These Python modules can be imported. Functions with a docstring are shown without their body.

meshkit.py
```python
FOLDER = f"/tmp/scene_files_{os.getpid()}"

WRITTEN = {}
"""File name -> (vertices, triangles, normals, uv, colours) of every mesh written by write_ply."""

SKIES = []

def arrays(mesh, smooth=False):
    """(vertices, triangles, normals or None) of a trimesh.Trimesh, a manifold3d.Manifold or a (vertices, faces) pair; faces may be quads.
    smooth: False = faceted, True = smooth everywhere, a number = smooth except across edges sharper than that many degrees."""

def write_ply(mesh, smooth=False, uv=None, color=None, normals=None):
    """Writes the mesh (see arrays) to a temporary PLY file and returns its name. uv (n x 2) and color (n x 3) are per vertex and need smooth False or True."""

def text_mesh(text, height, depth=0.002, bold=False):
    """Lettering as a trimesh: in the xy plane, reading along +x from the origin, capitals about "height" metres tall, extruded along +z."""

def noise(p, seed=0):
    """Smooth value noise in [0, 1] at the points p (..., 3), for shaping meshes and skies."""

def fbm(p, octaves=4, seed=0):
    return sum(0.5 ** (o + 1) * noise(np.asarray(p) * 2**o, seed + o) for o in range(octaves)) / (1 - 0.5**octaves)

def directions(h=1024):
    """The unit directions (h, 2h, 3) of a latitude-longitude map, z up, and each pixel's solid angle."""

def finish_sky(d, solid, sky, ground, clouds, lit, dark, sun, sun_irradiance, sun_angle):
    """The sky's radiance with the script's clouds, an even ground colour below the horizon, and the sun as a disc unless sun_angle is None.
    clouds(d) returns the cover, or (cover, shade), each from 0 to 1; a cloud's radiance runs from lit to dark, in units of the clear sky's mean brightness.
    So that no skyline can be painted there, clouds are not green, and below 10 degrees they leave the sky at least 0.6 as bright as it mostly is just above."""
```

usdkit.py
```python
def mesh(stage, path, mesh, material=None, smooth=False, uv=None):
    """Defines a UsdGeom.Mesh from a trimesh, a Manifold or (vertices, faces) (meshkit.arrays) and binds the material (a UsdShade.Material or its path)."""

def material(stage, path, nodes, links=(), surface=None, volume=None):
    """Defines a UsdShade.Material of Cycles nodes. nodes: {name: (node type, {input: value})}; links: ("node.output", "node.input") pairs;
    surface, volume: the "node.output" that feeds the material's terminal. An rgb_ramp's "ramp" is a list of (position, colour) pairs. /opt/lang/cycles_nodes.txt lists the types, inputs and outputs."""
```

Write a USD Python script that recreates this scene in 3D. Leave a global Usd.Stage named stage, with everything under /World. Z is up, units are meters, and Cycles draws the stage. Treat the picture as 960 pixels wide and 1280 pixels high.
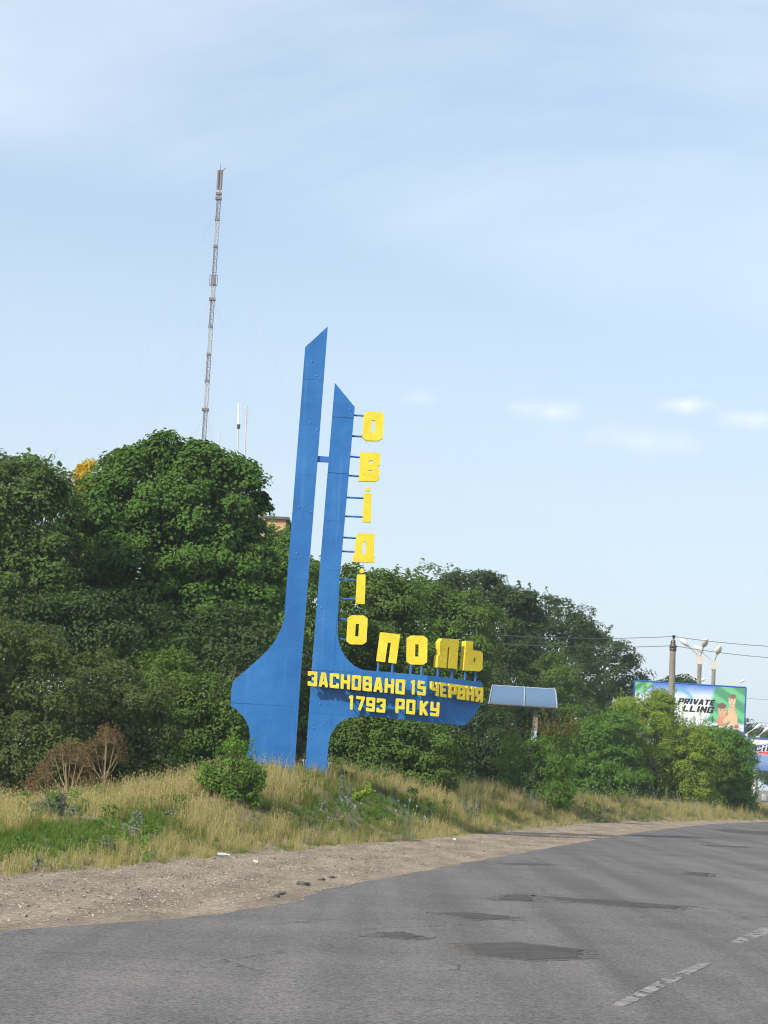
import math, numpy as np, trimesh, usdkit, meshkit
import shapely
from shapely.geometry import Polygon, LineString, Point, box as sbox
from shapely.ops import unary_union
from pxr import Usd, UsdGeom, UsdLux, UsdShade, Gf, Sdf, Vt

stage = Usd.Stage.CreateInMemory()
UsdGeom.SetStageUpAxis(stage, UsdGeom.Tokens.z)
world = UsdGeom.Xform.Define(stage, '/World')
stage.SetDefaultPrim(world.GetPrim())
T = Sdf.ValueTypeNames

# ------------------------------------------------------------------ camera
F = 3000.0                       # focal length in photo pixels (960 wide)
EYE = np.array([0.0, 0.0, 1.4])
PITCH = math.atan(322 / F)
ROLL = math.radians(3.0)
fw = np.array([0, math.cos(PITCH), math.sin(PITCH)])
up0 = np.array([0, -math.sin(PITCH), math.cos(PITCH)])
rt0 = np.array([1.0, 0, 0])
RT = math.cos(ROLL) * rt0 + math.sin(ROLL) * up0
UP = math.cos(ROLL) * up0 - math.sin(ROLL) * rt0
EXPOSURE = 0.42
cam = UsdGeom.Camera.Define(stage, '/World/camera')
cam.CreateHorizontalApertureAttr(36.0)
cam.CreateFocalLengthAttr(36.0 * F / 960)
cam.CreateExposureAttr(EXPOSURE)
cam.CreateClippingRangeAttr(Gf.Vec2f(0.1, 20000))
M4 = np.eye(4)
M4[0, :3], M4[1, :3], M4[2, :3], M4[3, :3] = RT, UP, -fw, EYE
cam.AddTransformOp().Set(Gf.Matrix4d(*M4.ravel().tolist()))

# ------------------------------------------------------------------ sky and sun
SUN_AZ, SUN_EL = math.radians(225), math.radians(35)      # behind the viewer's left shoulder
sdir = np.array([math.sin(SUN_AZ) * math.cos(SUN_EL), math.cos(SUN_AZ) * math.cos(SUN_EL), math.sin(SUN_EL)])
SKY_STRENGTH, SUN_INTENSITY = 0.132, 1.12


def ray(px, py):
    px, py = np.broadcast_arrays(np.asarray(px, float), np.asarray(py, float))
    return fw + (px[..., None] - 480) / F * RT - (py[..., None] - 640) / F * UP


def unit(v):
    v = np.asarray(v, float)
    return v / np.maximum(np.linalg.norm(v, axis=-1, keepdims=True), 1e-12)


def sky():
    n = {'co': ('texture_coordinate', {}), 'sep': ('separate_xyz', {}),
         'sky': ('sky_texture', {'sky_type': 'single_scattering', 'sun_disc': False, 'sun_elevation': SUN_EL, 'sun_rotation': SUN_AZ,
                                 'air_density': 1.0, 'aerosol_density': 1.6, 'ozone_density': 1.4}),
         'bg': ('background_shader', {'strength': SKY_STRENGTH}),
         # thin veil of high cloud, streaky
         'zc': ('math', {'math_type': 'maximum', 'value2': 0.03}), 'iz': ('math', {'math_type': 'divide', 'value1': 1.0}),
         'pl': ('vector_math', {'math_type': 'scale'}), 'map': ('mapping', {'scale': (0.8, 0.5, 0.0), 'rotation': (0, 0, 0.35), 'location': (3.1, 1.7, 0)}),
         'n1': ('noise_texture', {'scale': 1.0, 'detail': 7, 'roughness': 0.58, 'distortion': 0.5}),
         'r1': ('map_range', {'from_min': 0.28, 'from_max': 0.72, 'to_min': 0.15, 'to_max': .95, 'clamp': True}),
         'n2': ('noise_texture', {'scale': 5.0, 'detail': 3}),
         'tilt': ('math', {'math_type': 'multiply_add', 'value2': 0.16}),
         'edge': ('math', {'math_type': 'multiply_add', 'value2': 0.05}),
         'er': ('map_range', {'range_type': 'smoothstep', 'from_min': 0.228, 'from_max': 0.262, 'to_min': 0.12, 'to_max': 1.0, 'clamp': True}),
         'cov': ('math', {'math_type': 'multiply'}), 'covs': ('math', {'math_type': 'multiply', 'value2': 0.7}),
         'mx': ('mix_color', {'b': (5.75, 6.4, 6.95)}),
         # even milky air low down
         'hz': ('map_range', {'from_min': 0.0, 'from_max': 0.3, 'to_min': 0.75, 'to_max': 0.12, 'clamp': True}), 'mh': ('mix_color', {'b': (4.4, 5.1, 6.0)})}
    l = [('co.generated', 'sep.vector'), ('sep.z', 'zc.value1'), ('zc.value', 'iz.value2'), ('co.generated', 'pl.vector1'), ('iz.value', 'pl.scale'),
         ('pl.vector', 'map.vector'), ('map.vector', 'n1.vector'), ('n1.fac', 'r1.value'), ('co.generated', 'n2.vector'),
         ('sep.x', 'tilt.value1'), ('sep.z', 'tilt.value3'), ('n2.fac', 'edge.value1'), ('tilt.value', 'edge.value3'), ('edge.value', 'er.value'),
         ('er.result', 'cov.value1'), ('r1.result', 'cov.value2'), ('cov.value', 'covs.value1'),
         ('sep.z', 'hz.value'), ('sky.color', 'mh.a'), ('hz.result', 'mh.fac'), ('mh.result', 'mx.a'), ('covs.value', 'mx.fac')]
    last = 'mx.result'
    for k, (px, py, sx, sz, amt) in enumerate([(856, 506, 44, 15, .75), (690, 514, 55, 17, .5), (528, 497, 36, 14, .3), (935, 524, 60, 16, .4), (780, 550, 130, 24, .25)]):
        d = unit(ray(px, py))
        n |= {f'mp{k}': ('vector_math', {'math_type': 'subtract', 'vector2': tuple(d)}), f'sc{k}': ('vector_math', {'math_type': 'multiply', 'vector2': (F / sx, F / sx, F / sz)}),
              f'le{k}': ('vector_math', {'math_type': 'length'}), f'nz{k}': ('noise_texture', {'scale': 60.0, 'detail': 5, 'roughness': .65}),
              f'ad{k}': ('math', {'math_type': 'multiply_add', 'value2': 2.0}),
              f'rg{k}': ('map_range', {'range_type': 'smoothstep', 'from_min': 2.1, 'from_max': .55, 'to_min': 0.0, 'to_max': amt, 'clamp': True}),
              f'm{k}': ('mix_color', {'b': (7.6, 7.5, 7.7)})}
        # noise_texture is sampled along the direction itself
        l += [('co.generated', f'mp{k}.vector1'), (f'mp{k}.vector', f'sc{k}.vector1'), (f'sc{k}.vector', f'le{k}.vector1'), ('co.generated', f'nz{k}.vector'),
              (f'nz{k}.fac', f'ad{k}.value1'), (f'le{k}.value', f'ad{k}.value3'), (f'ad{k}.value', f'rg{k}.value'), (last, f'm{k}.a'), (f'rg{k}.result', f'm{k}.fac')]
        last = f'm{k}.result'
    l.append((last, 'bg.color'))
    return usdkit.material(stage, '/World/Looks/sky', n, l, surface='bg.background')


dome = UsdLux.DomeLight.Define(stage, '/World/sky')
UsdShade.MaterialBindingAPI.Apply(dome.GetPrim()).Bind(sky())
dome.GetPrim().SetCustomDataByKey('kind', 'structure')
sun = UsdLux.DistantLight.Define(stage, '/World/sun')
sun.CreateIntensityAttr(SUN_INTENSITY); sun.CreateAngleAttr(0.53); sun.CreateNormalizeAttr(True); sun.CreateColorAttr(Gf.Vec3f(1.0, 0.92, 0.77))
zax = sdir; xax = unit(np.cross([0, 0, 1], zax)); yax = np.cross(zax, xax)
S4 = np.eye(4); S4[0, :3], S4[1, :3], S4[2, :3] = xax, yax, zax
sun.AddTransformOp().Set(Gf.Matrix4d(*S4.ravel().tolist()))

# ------------------------------------------------------------------ helpers
used = {}


def numbered(parent, name):
    k = used.get((parent, name), -1) + 1
    used[(parent, name)] = k
    return f'{parent}/{name}' if k == 0 else f'{parent}/{name}_{k:03d}'


def path_of(o):
    return '/World' if o is None else str(o.GetPath())


def tag(o, label=None, cat=None, group=None, kind=None):
    p = o.GetPrim() if hasattr(o, 'GetPrim') else o
    for k, v in (('label', label), ('category', cat), ('group', group), ('kind', kind)):
        if v:
            p.SetCustomDataByKey(k, v)
    return p


def thing(name, label=None, cat=None, loc=(0, 0, 0), group=None, kind=None, rotz=0):
    x = UsdGeom.Xform.Define(stage, numbered('/World', name))
    x.AddTranslateOp().Set(Gf.Vec3d(*map(float, loc)))
    if rotz:
        x.AddRotateZOp().Set(math.degrees(rotz))
    o = tag(x, label, cat, group, kind)
    LOC[str(o.GetPath())] = np.array(loc, float)
    return o


LOC = {}


def obj(name, mesh, m, parent=None, smooth=False, label=None, local=False, **kw):
    """mesh in world coordinates; becomes a child of a thing (moved into its frame), or stands under /World"""
    if isinstance(mesh, (list,)):
        mesh = trimesh.util.concatenate(mesh)
    if parent is not None and not local:
        top = '/'.join(str(parent.GetPath()).split('/')[:3])
        off = LOC.get(top, np.zeros(3))
        if isinstance(mesh, tuple):
            mesh = (np.asarray(mesh[0]) - off, mesh[1])
        else:
            mesh = mesh.copy(); mesh.apply_translation(-off)
    o = usdkit.mesh(stage, numbered(path_of(parent), name), mesh, m, smooth=smooth)
    if str(m.GetPath()).split('/')[-1].startswith('leaf'):
        o.CreateDoubleSidedAttr(True)
    return tag(o, label, **kw)


def dup(root, loc, label, rotz=0):
    was = root.GetCustomData()
    r = thing(root.GetName().rstrip('0123456789').rstrip('_'), label, was['category'], loc, was.get('group'), rotz=rotz)
    r.GetReferences().AddInternalReference(root.GetPath())
    for k, v in (('label', label),):
        r.SetCustomDataByKey(k, v)
    r.SetInstanceable(True)
    return r


def at(px, py, Y):
    """world point that lies at distance Y along the view of photo pixel (px, py)"""
    d = ray(px, py)
    return EYE + d * (np.asarray(Y, float)[..., None] / d[..., 1:2] if np.ndim(Y) else Y / d[..., 1:2])


def project(p):
    d = np.asarray(p, float) - EYE; z = d @ fw
    return 480 + F * (d @ RT) / z, 640 - F * (d @ UP) / z


def on_ground(px, py, z=0.0):
    d = ray(px, py)
    return EYE + d * ((z - EYE[2]) / d[..., 2:3])


def tube(pts, r, n=6, caps=True):
    pts = np.asarray(pts, float); r = np.broadcast_to(np.asarray(r, float), (len(pts),))
    t = unit(np.gradient(pts, axis=0))
    a = np.array([0, 0, 1.0]) if abs(t[0][2]) < .9 else np.array([1.0, 0, 0])
    vs = []
    for i in range(len(pts)):
        u = unit(np.cross(t[i], a)); w = np.cross(t[i], u)
        ang = np.arange(n) * 2 * np.pi / n
        vs.append(pts[i] + r[i] * (np.cos(ang)[:, None] * u + np.sin(ang)[:, None] * w))
    v = np.vstack(vs); f = []
    for i in range(len(pts) - 1):
        for k in range(n):
            a0, a1, b0, b1 = i * n + k, i * n + (k + 1) % n, (i + 1) * n + k, (i + 1) * n + (k + 1) % n
            f += [(a0, a1, b1), (a0, b1, b0)]
    if caps:
        for k in range(1, n - 1):
            f += [(0, k + 1, k), ((len(pts) - 1) * n, (len(pts) - 1) * n + k, (len(pts) - 1) * n + k + 1)]
    return trimesh.Trimesh(v, np.array(f), process=False)


def bx(c, s, rz=0.0):
    m = trimesh.creation.box(s)
    if rz:
        m.apply_transform(trimesh.transformations.rotation_matrix(rz, [0, 0, 1]))
    m.apply_translation(c)
    return m


def sm(x, a, b):
    t = np.clip((np.asarray(x, float) - a) / (b - a), 0, 1)
    return t * t * (3 - 2 * t)


# ------------------------------------------------------------------ materials
def mat(name, a, b=None, scale=4.0, rough=0.6, bump=0.0, bscale=None, detail=4, metallic=0.0, spec=0.5, c=None, cscale=40.0, camt=0.3, cthr=(.55, .7)):
    b = b or a
    n = {'g': ('geometry', {}), 'n': ('noise_texture', {'scale': scale, 'detail': detail, 'roughness': .6}),
         'r': ('rgb_ramp', {'ramp': [(0.3, a), (0.7, b)]}), 'p': ('principled_bsdf', {'roughness': rough, 'metallic': metallic, 'specular_ior_level': spec})}
    l = [('g.position', 'n.vector'), ('n.fac', 'r.fac')]
    col = 'r.color'
    if c:
        n |= {'n2': ('noise_texture', {'scale': cscale, 'detail': 3, 'roughness': .7}), 'r2': ('map_range', {'from_min': cthr[0], 'from_max': cthr[1], 'to_min': 0, 'to_max': camt, 'clamp': True}), 'mx': ('mix_color', {'b': c})}
        l += [('g.position', 'n2.vector'), ('n2.fac', 'r2.value'), ('r2.result', 'mx.fac'), (col, 'mx.a')]
        col = 'mx.result'
    l.append((col, 'p.base_color'))
    if bump:
        n |= {'nb': ('noise_texture', {'scale': bscale or scale * 4, 'detail': 4}), 'bp': ('bump', {'strength': bump, 'distance': 0.02})}
        l += [('g.position', 'nb.vector'), ('nb.fac', 'bp.height'), ('bp.normal', 'p.normal')]
    return usdkit.material(stage, f'/World/Looks/{name}', n, l, surface='p.BSDF')


def leafmat(name, dark, mid, light, trans=0.3, rough=0.55, tint=None, tscale=0.5, k=1.0):
    dark, mid, light = (tuple(k * x for x in q) for q in (dark, mid, light))
    tint = tint or tuple(0.75 * x for x in mid)
    n = {'g': ('geometry', {}), 'r': ('rgb_ramp', {'ramp': [(0.0, dark), (0.5, mid), (1.0, light)]}),
         'n': ('noise_texture', {'scale': tscale, 'detail': 2}), 'mr': ('map_range', {'from_min': .42, 'from_max': .68, 'to_min': 0, 'to_max': .65, 'clamp': True}), 'mx': ('mix_color', {'b': tint}),
         'p': ('principled_bsdf', {'roughness': rough, 'specular_ior_level': .18}), 't': ('translucent_bsdf', {}), 'tc': ('mix_color', {'blend_type': 'multiply', 'fac': 1.0, 'b': (1.5, 1.5, .55), 'use_clamp': False}), 'm': ('mix_closure', {'fac': trans})}
    l = [('g.random_per_island', 'r.fac'), ('g.position', 'n.vector'), ('n.fac', 'mr.value'), ('mr.result', 'mx.fac'), ('r.color', 'mx.a'), ('mx.result', 'p.base_color'),
         ('mx.result', 'tc.a'), ('tc.result', 't.color'), ('p.BSDF', 'm.closure1'), ('t.BSDF', 'm.closure2')]
    return usdkit.material(stage, f'/World/Looks/{name}', n, l, surface='m.closure')


L_maple = leafmat('leaf_maple', (.035, .075, .012), (.058, .115, .018), (.09, .16, .03), tint=(.08, .15, .025), k=1.9)
L_olive = leafmat('leaf_olive', (.045, .066, .018), (.072, .10, .026), (.12, .15, .045), tint=(.11, .125, .045), k=1.75)
L_mid = leafmat('leaf_midgreen', (.042, .076, .016), (.066, .112, .022), (.10, .155, .036), tint=(.09, .14, .032), k=1.8)
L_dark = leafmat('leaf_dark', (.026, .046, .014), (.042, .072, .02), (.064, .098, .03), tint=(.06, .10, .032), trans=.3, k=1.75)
L_ash = leafmat('leaf_ash', (.048, .088, .016), (.074, .128, .022), (.105, .165, .032), tint=(.10, .16, .028), k=1.8)
L_lime = leafmat('leaf_lime', (.10, .14, .02), (.15, .195, .03), (.21, .24, .05), tint=(.25, .33, .05), trans=.4, k=2.1)
L_bright = leafmat('leaf_bright', (.055, .11, .018), (.088, .16, .026), (.13, .20, .04), tint=(.14, .25, .04), trans=.4, k=1.9)
L_yellow = leafmat('leaf_yellow', (.45, .33, .02), (.6, .45, .03), (.7, .55, .08), tint=(.5, .35, .03), trans=.3)
L_red = leafmat('leaf_redtip', (.12, .06, .025), (.17, .08, .03), (.2, .11, .04), trans=.3)
L_grey = leafmat('leaf_grey', (.15, .18, .14), (.22, .25, .20), (.32, .35, .28), trans=.25)
L_hogw = leafmat('leaf_dry_umbel', (.13, .085, .042), (.19, .13, .065), (.27, .19, .10), trans=.2)
G_dry = leafmat('leaf_grass_dry', (.34, .285, .15), (.48, .415, .24), (.64, .57, .38), trans=.35, tint=(.29, .29, .13), tscale=.35)
G_mix = leafmat('leaf_grass_mixed', (.15, .17, .05), (.28, .27, .10), (.46, .39, .19), trans=.35, tint=(.18, .21, .06), tscale=.4)
G_green = leafmat('leaf_grass_green', (.09, .16, .028), (.15, .24, .042), (.27, .31, .09), trans=.35, tint=(.12, .19, .035), tscale=.5)
BARK = mat('bark', (.05, .04, .03), (.11, .09, .07), 6, .9, .6)
TWIG = mat('dry_twig', (.11, .09, .075), (.17, .145, .12), 6, .9)
STALK = mat('dry_stalk', (.17, .12, .065), (.26, .19, .11), 8, .8)
BLUE = usdkit.material(stage, '/World/Looks/blue_paint', {
    'g': ('geometry', {}), 'n': ('noise_texture', {'scale': .9, 'detail': 5, 'roughness': .6}), 'r': ('rgb_ramp', {'ramp': [(.28, (.008, .094, .30)), (.5, (.011, .116, .355)), (.74, (.022, .142, .40))]}),
    'mp': ('mapping', {'scale': (7, 7, .35)}), 'ns': ('noise_texture', {'scale': 1.0, 'detail': 4}), 'sr': ('map_range', {'from_min': .56, 'from_max': .74, 'to_min': 0, 'to_max': .35, 'clamp': True}), 'm1': ('mix_color', {'b': (.075, .20, .42)}),
    'nr': ('noise_texture', {'scale': 7.0, 'detail': 6, 'roughness': .7}), 'rr': ('map_range', {'from_min': .685, 'from_max': .72, 'to_min': 0, 'to_max': .8, 'clamp': True}), 'm2': ('mix_color', {'b': (.07, .055, .06)}),
    'nb': ('noise_texture', {'scale': 1.6, 'detail': 3}), 'bp': ('bump', {'strength': .8, 'distance': .035}), 'p': ('principled_bsdf', {'roughness': .45, 'specular_ior_level': .4})},
    [('g.position', 'n.vector'), ('n.fac', 'r.fac'), ('g.position', 'mp.vector'), ('mp.vector', 'ns.vector'), ('ns.fac', 'sr.value'), ('r.color', 'm1.a'), ('sr.result', 'm1.fac'),
     ('g.position', 'nr.vector'), ('nr.fac', 'rr.value'), ('m1.result', 'm2.a'), ('rr.result', 'm2.fac'), ('m2.result', 'p.base_color'), ('g.position', 'nb.vector'), ('nb.fac', 'bp.height'), ('bp.normal', 'p.normal')], surface='p.BSDF')
BLUE2 = mat('blue_paint_steel', (.014, .10, .34), (.018, .12, .40), 3, .45)
YEL = mat('yellow_paint', (.55, .425, .010), (.69, .565, .03), 2.2, .5, .5, 7, c=(.38, .28, .05), cscale=9, camt=.55)
GALV = mat('galvanised_steel', (.42, .42, .42), (.55, .55, .55), 3, .5, metallic=.3)
MASTRED = mat('faded_red_steel', (.13, .115, .115), (.17, .15, .15), 1, .6)
MASTWHITE = mat('faded_white_steel', (.34, .335, .33), (.42, .41, .4), 1, .6)
CONC = mat('pole_concrete', (.17, .15, .13), (.25, .23, .20), 3, .9, .2, 20)
WIRE = mat('wire_metal', (.08, .08, .08), (.1, .1, .1), 3, .6)
WHITE = mat('white_paint', (.70, .70, .68), (.78, .78, .76), 2, .5)
INSUL = mat('dark_insulator', (.04, .035, .03), (.06, .05, .045), 6, .4)
BRICK = usdkit.material(stage, '/World/Looks/brickwork', {
    'g': ('geometry', {}), 'mp': ('mapping', {'rotation': (math.pi / 2, 0, 0)}), 'b': ('brick_texture', {'color1': (.42, .22, .11), 'color2': (.50, .29, .15), 'mortar': (.42, .38, .32), 'scale': 1.0, 'brick_width': .26, 'row_height': .077, 'mortar_size': .006}),
    'p': ('principled_bsdf', {'roughness': .9})}, [('g.position', 'mp.vector'), ('mp.vector', 'b.vector'), ('b.color', 'p.base_color')], surface='p.BSDF')
RENDER = mat('grey_render', (.42, .43, .45), (.5, .5, .52), 1.5, .9)
ROOFING = mat('dark_roofing', (.07, .07, .075), (.1, .1, .1), 2, .9)
GLASSY = mat('window_glass', (.03, .04, .05), (.05, .06, .07), 1, .1)
HEADLAMP = mat('lamp_diffuser', (.72, .72, .70), (.78, .78, .76), 4, .25)
LAMPBODY = mat('lamp_housing', (.50, .46, .40), (.58, .55, .5), 6, .5)

ASPHALT = usdkit.material(stage, '/World/Looks/asphalt', {
    'g': ('geometry', {}), 'n': ('noise_texture', {'scale': .45, 'detail': 5, 'roughness': .6}), 'r': ('rgb_ramp', {'ramp': [(.3, (.100, .094, .091)), (.7, (.140, .131, .126))]}),
    'v': ('voronoi_texture', {'scale': 60.0}), 'vr': ('map_range', {'from_min': 0, 'from_max': 1, 'to_min': .55, 'to_max': 1.5}), 'sp': ('separate_color', {}),
    'mp': ('mapping', {'rotation': (0, 0, .2), 'scale': (1.6, .05, 1)}), 'ns': ('noise_texture', {'scale': 1.0, 'detail': 4}), 'sr': ('map_range', {'from_min': .35, 'from_max': .65, 'to_min': .78, 'to_max': 1.14, 'clamp': True}),
    'm1': ('math', {'math_type': 'multiply'}), 'cv': ('voronoi_texture', {'feature': 'distance_to_edge', 'scale': .55}), 'cd': ('vector_math', {'math_type': 'scale', 'scale': .35}), 'cn': ('noise_texture', {'scale': 2.5, 'detail': 5}), 'ca': ('vector_math', {'math_type': 'add'}), 'cr': ('map_range', {'from_min': .004, 'from_max': .011, 'to_min': .55, 'to_max': 1.0, 'clamp': True}), 'cm': ('noise_texture', {'scale': .22, 'detail': 2}), 'cw': ('map_range', {'from_min': .50, 'from_max': .56, 'to_min': 0, 'to_max': 1, 'clamp': True}), 'cx': ('mix_float', {'a': 1.0}), 'm3': ('math', {'math_type': 'multiply'}), 'sc': ('vector_math', {'math_type': 'scale'}), 'bp': ('bump', {'strength': .5, 'distance': .01}), 'nb': ('noise_texture', {'scale': 70.0, 'detail': 4}),
    'p': ('principled_bsdf', {'roughness': .85, 'specular_ior_level': .25})},
    [('g.position', 'n.vector'), ('n.fac', 'r.fac'), ('g.position', 'v.vector'), ('v.color', 'sp.color'), ('sp.r', 'vr.value'), ('g.position', 'mp.vector'), ('mp.vector', 'ns.vector'), ('ns.fac', 'sr.value'),
     ('vr.result', 'm1.value1'), ('sr.result', 'm1.value2'), ('r.color', 'sc.vector1'), ('g.position', 'cn.vector'), ('cn.color', 'cd.vector1'), ('cd.vector', 'ca.vector1'), ('g.position', 'ca.vector2'), ('ca.vector', 'cv.vector'), ('cv.distance', 'cr.value'), ('g.position', 'cm.vector'), ('cm.fac', 'cw.value'), ('cw.result', 'cx.fac'), ('cr.result', 'cx.b'), ('m1.value', 'm3.value1'), ('cx.result', 'm3.value2'), ('m3.value', 'sc.scale'), ('sc.vector', 'p.base_color'),
     ('g.position', 'nb.vector'), ('nb.fac', 'bp.height'), ('bp.normal', 'p.normal')], surface='p.BSDF')
PATCH = mat('darker_asphalt', (.056, .054, .053), (.082, .078, .076), 2.2, .9, .4, 60, spec=.15, c=(.105, .10, .10), cscale=9, camt=.75)
PAINT = mat('worn_line_paint', (.30, .285, .265), (.17, .16, .155), 5, .8, .3, 60, c=(.12, .115, .112), cscale=11, camt=.95, cthr=(.42, .6))
GRAVEL = usdkit.material(stage, '/World/Looks/gravel', {
    'g': ('geometry', {}), 'n': ('noise_texture', {'scale': 22.0, 'detail': 8, 'roughness': .75}), 'r': ('rgb_ramp', {'ramp': [(.25, (.185, .148, .108)), (.5, (.265, .218, .164)), (.75, (.35, .295, .23))]}),
    'mp': ('mapping', {'rotation': (0, 0, .2), 'scale': (1.6, .35, 1)}), 'n2': ('noise_texture', {'scale': 1.1, 'detail': 5, 'roughness': .6}), 'm2': ('map_range', {'from_min': .35, 'from_max': .68, 'to_min': .72, 'to_max': 1.25, 'clamp': True}),
    'v': ('voronoi_texture', {'scale': 32.0}), 'vs': ('separate_color', {}), 'vr': ('map_range', {'from_min': 0, 'from_max': 1, 'to_min': .6, 'to_max': 1.4}), 'mm': ('math', {'math_type': 'multiply'}), 'sc': ('vector_math', {'math_type': 'scale'}),
    'nb': ('noise_texture', {'scale': 40.0, 'detail': 6, 'roughness': .7}), 'bp': ('bump', {'strength': .9, 'distance': .03}), 'p': ('principled_bsdf', {'roughness': .95, 'specular_ior_level': .2})},
    [('g.position', 'n.vector'), ('n.fac', 'r.fac'), ('g.position', 'mp.vector'), ('mp.vector', 'n2.vector'), ('n2.fac', 'm2.value'), ('g.position', 'v.vector'), ('v.color', 'vs.color'), ('vs.r', 'vr.value'),
     ('m2.result', 'mm.value1'), ('vr.result', 'mm.value2'), ('r.color', 'sc.vector1'), ('mm.value', 'sc.scale'), ('sc.vector', 'p.base_color'), ('g.position', 'nb.vector'), ('nb.fac', 'bp.height'), ('bp.normal', 'p.normal')], surface='p.BSDF')
STONE_L = mat('pale_stone', (.34, .29, .23), (.45, .40, .33), 7, .9)
STONE_D = mat('dark_stone', (.06, .055, .055), (.12, .11, .10), 7, .85)
SOIL = mat('soil', (.11, .09, .045), (.20, .165, .085), .8, 1.0, .6, 10, c=(.07, .08, .03), cscale=3, camt=.5)

# ------------------------------------------------------------------ ground lines (left edge of the asphalt, edge of the grass)
AE_px = [(-60, 1163), (0, 1160), (60, 1156.5), (120, 1152), (180, 1148), (230, 1143), (290, 1134), (335, 1128), (352, 1121), (380, 1111), (430, 1102), (500, 1089.5), (560, 1079), (640, 1065), (720, 1051), (780, 1041.5), (830, 1035), (880, 1030), (930, 1028), (960, 1027.3)]
GE_px = [(-60, 1102), (0, 1096), (60, 1090), (130, 1087), (200, 1079), (260, 1072), (330, 1067), (400, 1060), (450, 1055), (520, 1050.5), (600, 1043), (650, 1037), (700, 1032.5), (740, 1029.5), (780, 1028), (830, 1027), (880, 1026.5), (930, 1026), (960, 1025.5)]


def curve(px, lead):
    p = on_ground(*np.array(px, float).T)[:, :2]
    a = p[0] + (np.array([[-.0, 0]]) + np.array([lead, 1.0]) * (-(p[0, 1]) - 40))
    tail = p[-1] + np.array([[.42, 1.0]]) * np.array([[60.], [200.], [700.]]) * 1.0
    q = np.vstack([a, p, tail])
    return lambda y: np.interp(y, q[:, 1], q[:, 0])


xa, xg = curve(AE_px, .22), curve(GE_px, .22)


def zg(x, y):
    """height of the ground"""
    x, y = np.asarray(x, float), np.asarray(y, float)
    s = (xg(y) - x) * .97
    base = .84 - .68 * sm(-x, 2, 7) * sm(70 - y, 0, 10) - .42 * sm(y, 82, 108)
    mound = .36 * np.exp(-((x + 1.6)**2 / (2 * 3.0**2) + (y - 56)**2 / (2 * 7.0**2)))
    h = sm(s, -.1, 3.4) * (base + mound) + .03 * (meshkit.fbm(np.stack([x * .8, y * .8, x * 0], -1), 3) - .5) * sm(s, .3, 2)
    return h - .02 - .1 * sm(-s, .5, 3)


def grid_mesh(xs, ys, zf):
    X, Y = np.meshgrid(xs, ys); Z = zf(X, Y)
    v = np.stack([X, Y, Z], -1).reshape(-1, 3); n, m = X.shape
    i = (np.arange(n - 1)[:, None] * m + np.arange(m - 1)).ravel()
    return trimesh.Trimesh(v, np.vstack([np.stack([i, i + 1, i + m + 1], 1), np.stack([i, i + m + 1, i + m], 1)]), process=False)


def spread(lo, hi, step, far):
    c = np.arange(lo, hi + 1e-6, step); k = []
    d, x = step, hi
    while x < far:
        d *= 1.35; x += d; k.append(x)
    e = []
    d, x = step, lo
    while x > -far:
        d *= 1.35; x -= d; e.append(x)
    return np.array(e[::-1] + list(c) + k)


g = obj('ground', grid_mesh(spread(-22, 32, .4, 6000), spread(8, 130, .5, 6000), zg), SOIL, smooth=True)
tag(g, 'low earth bank and flat land beside the road', kind='structure')


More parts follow.
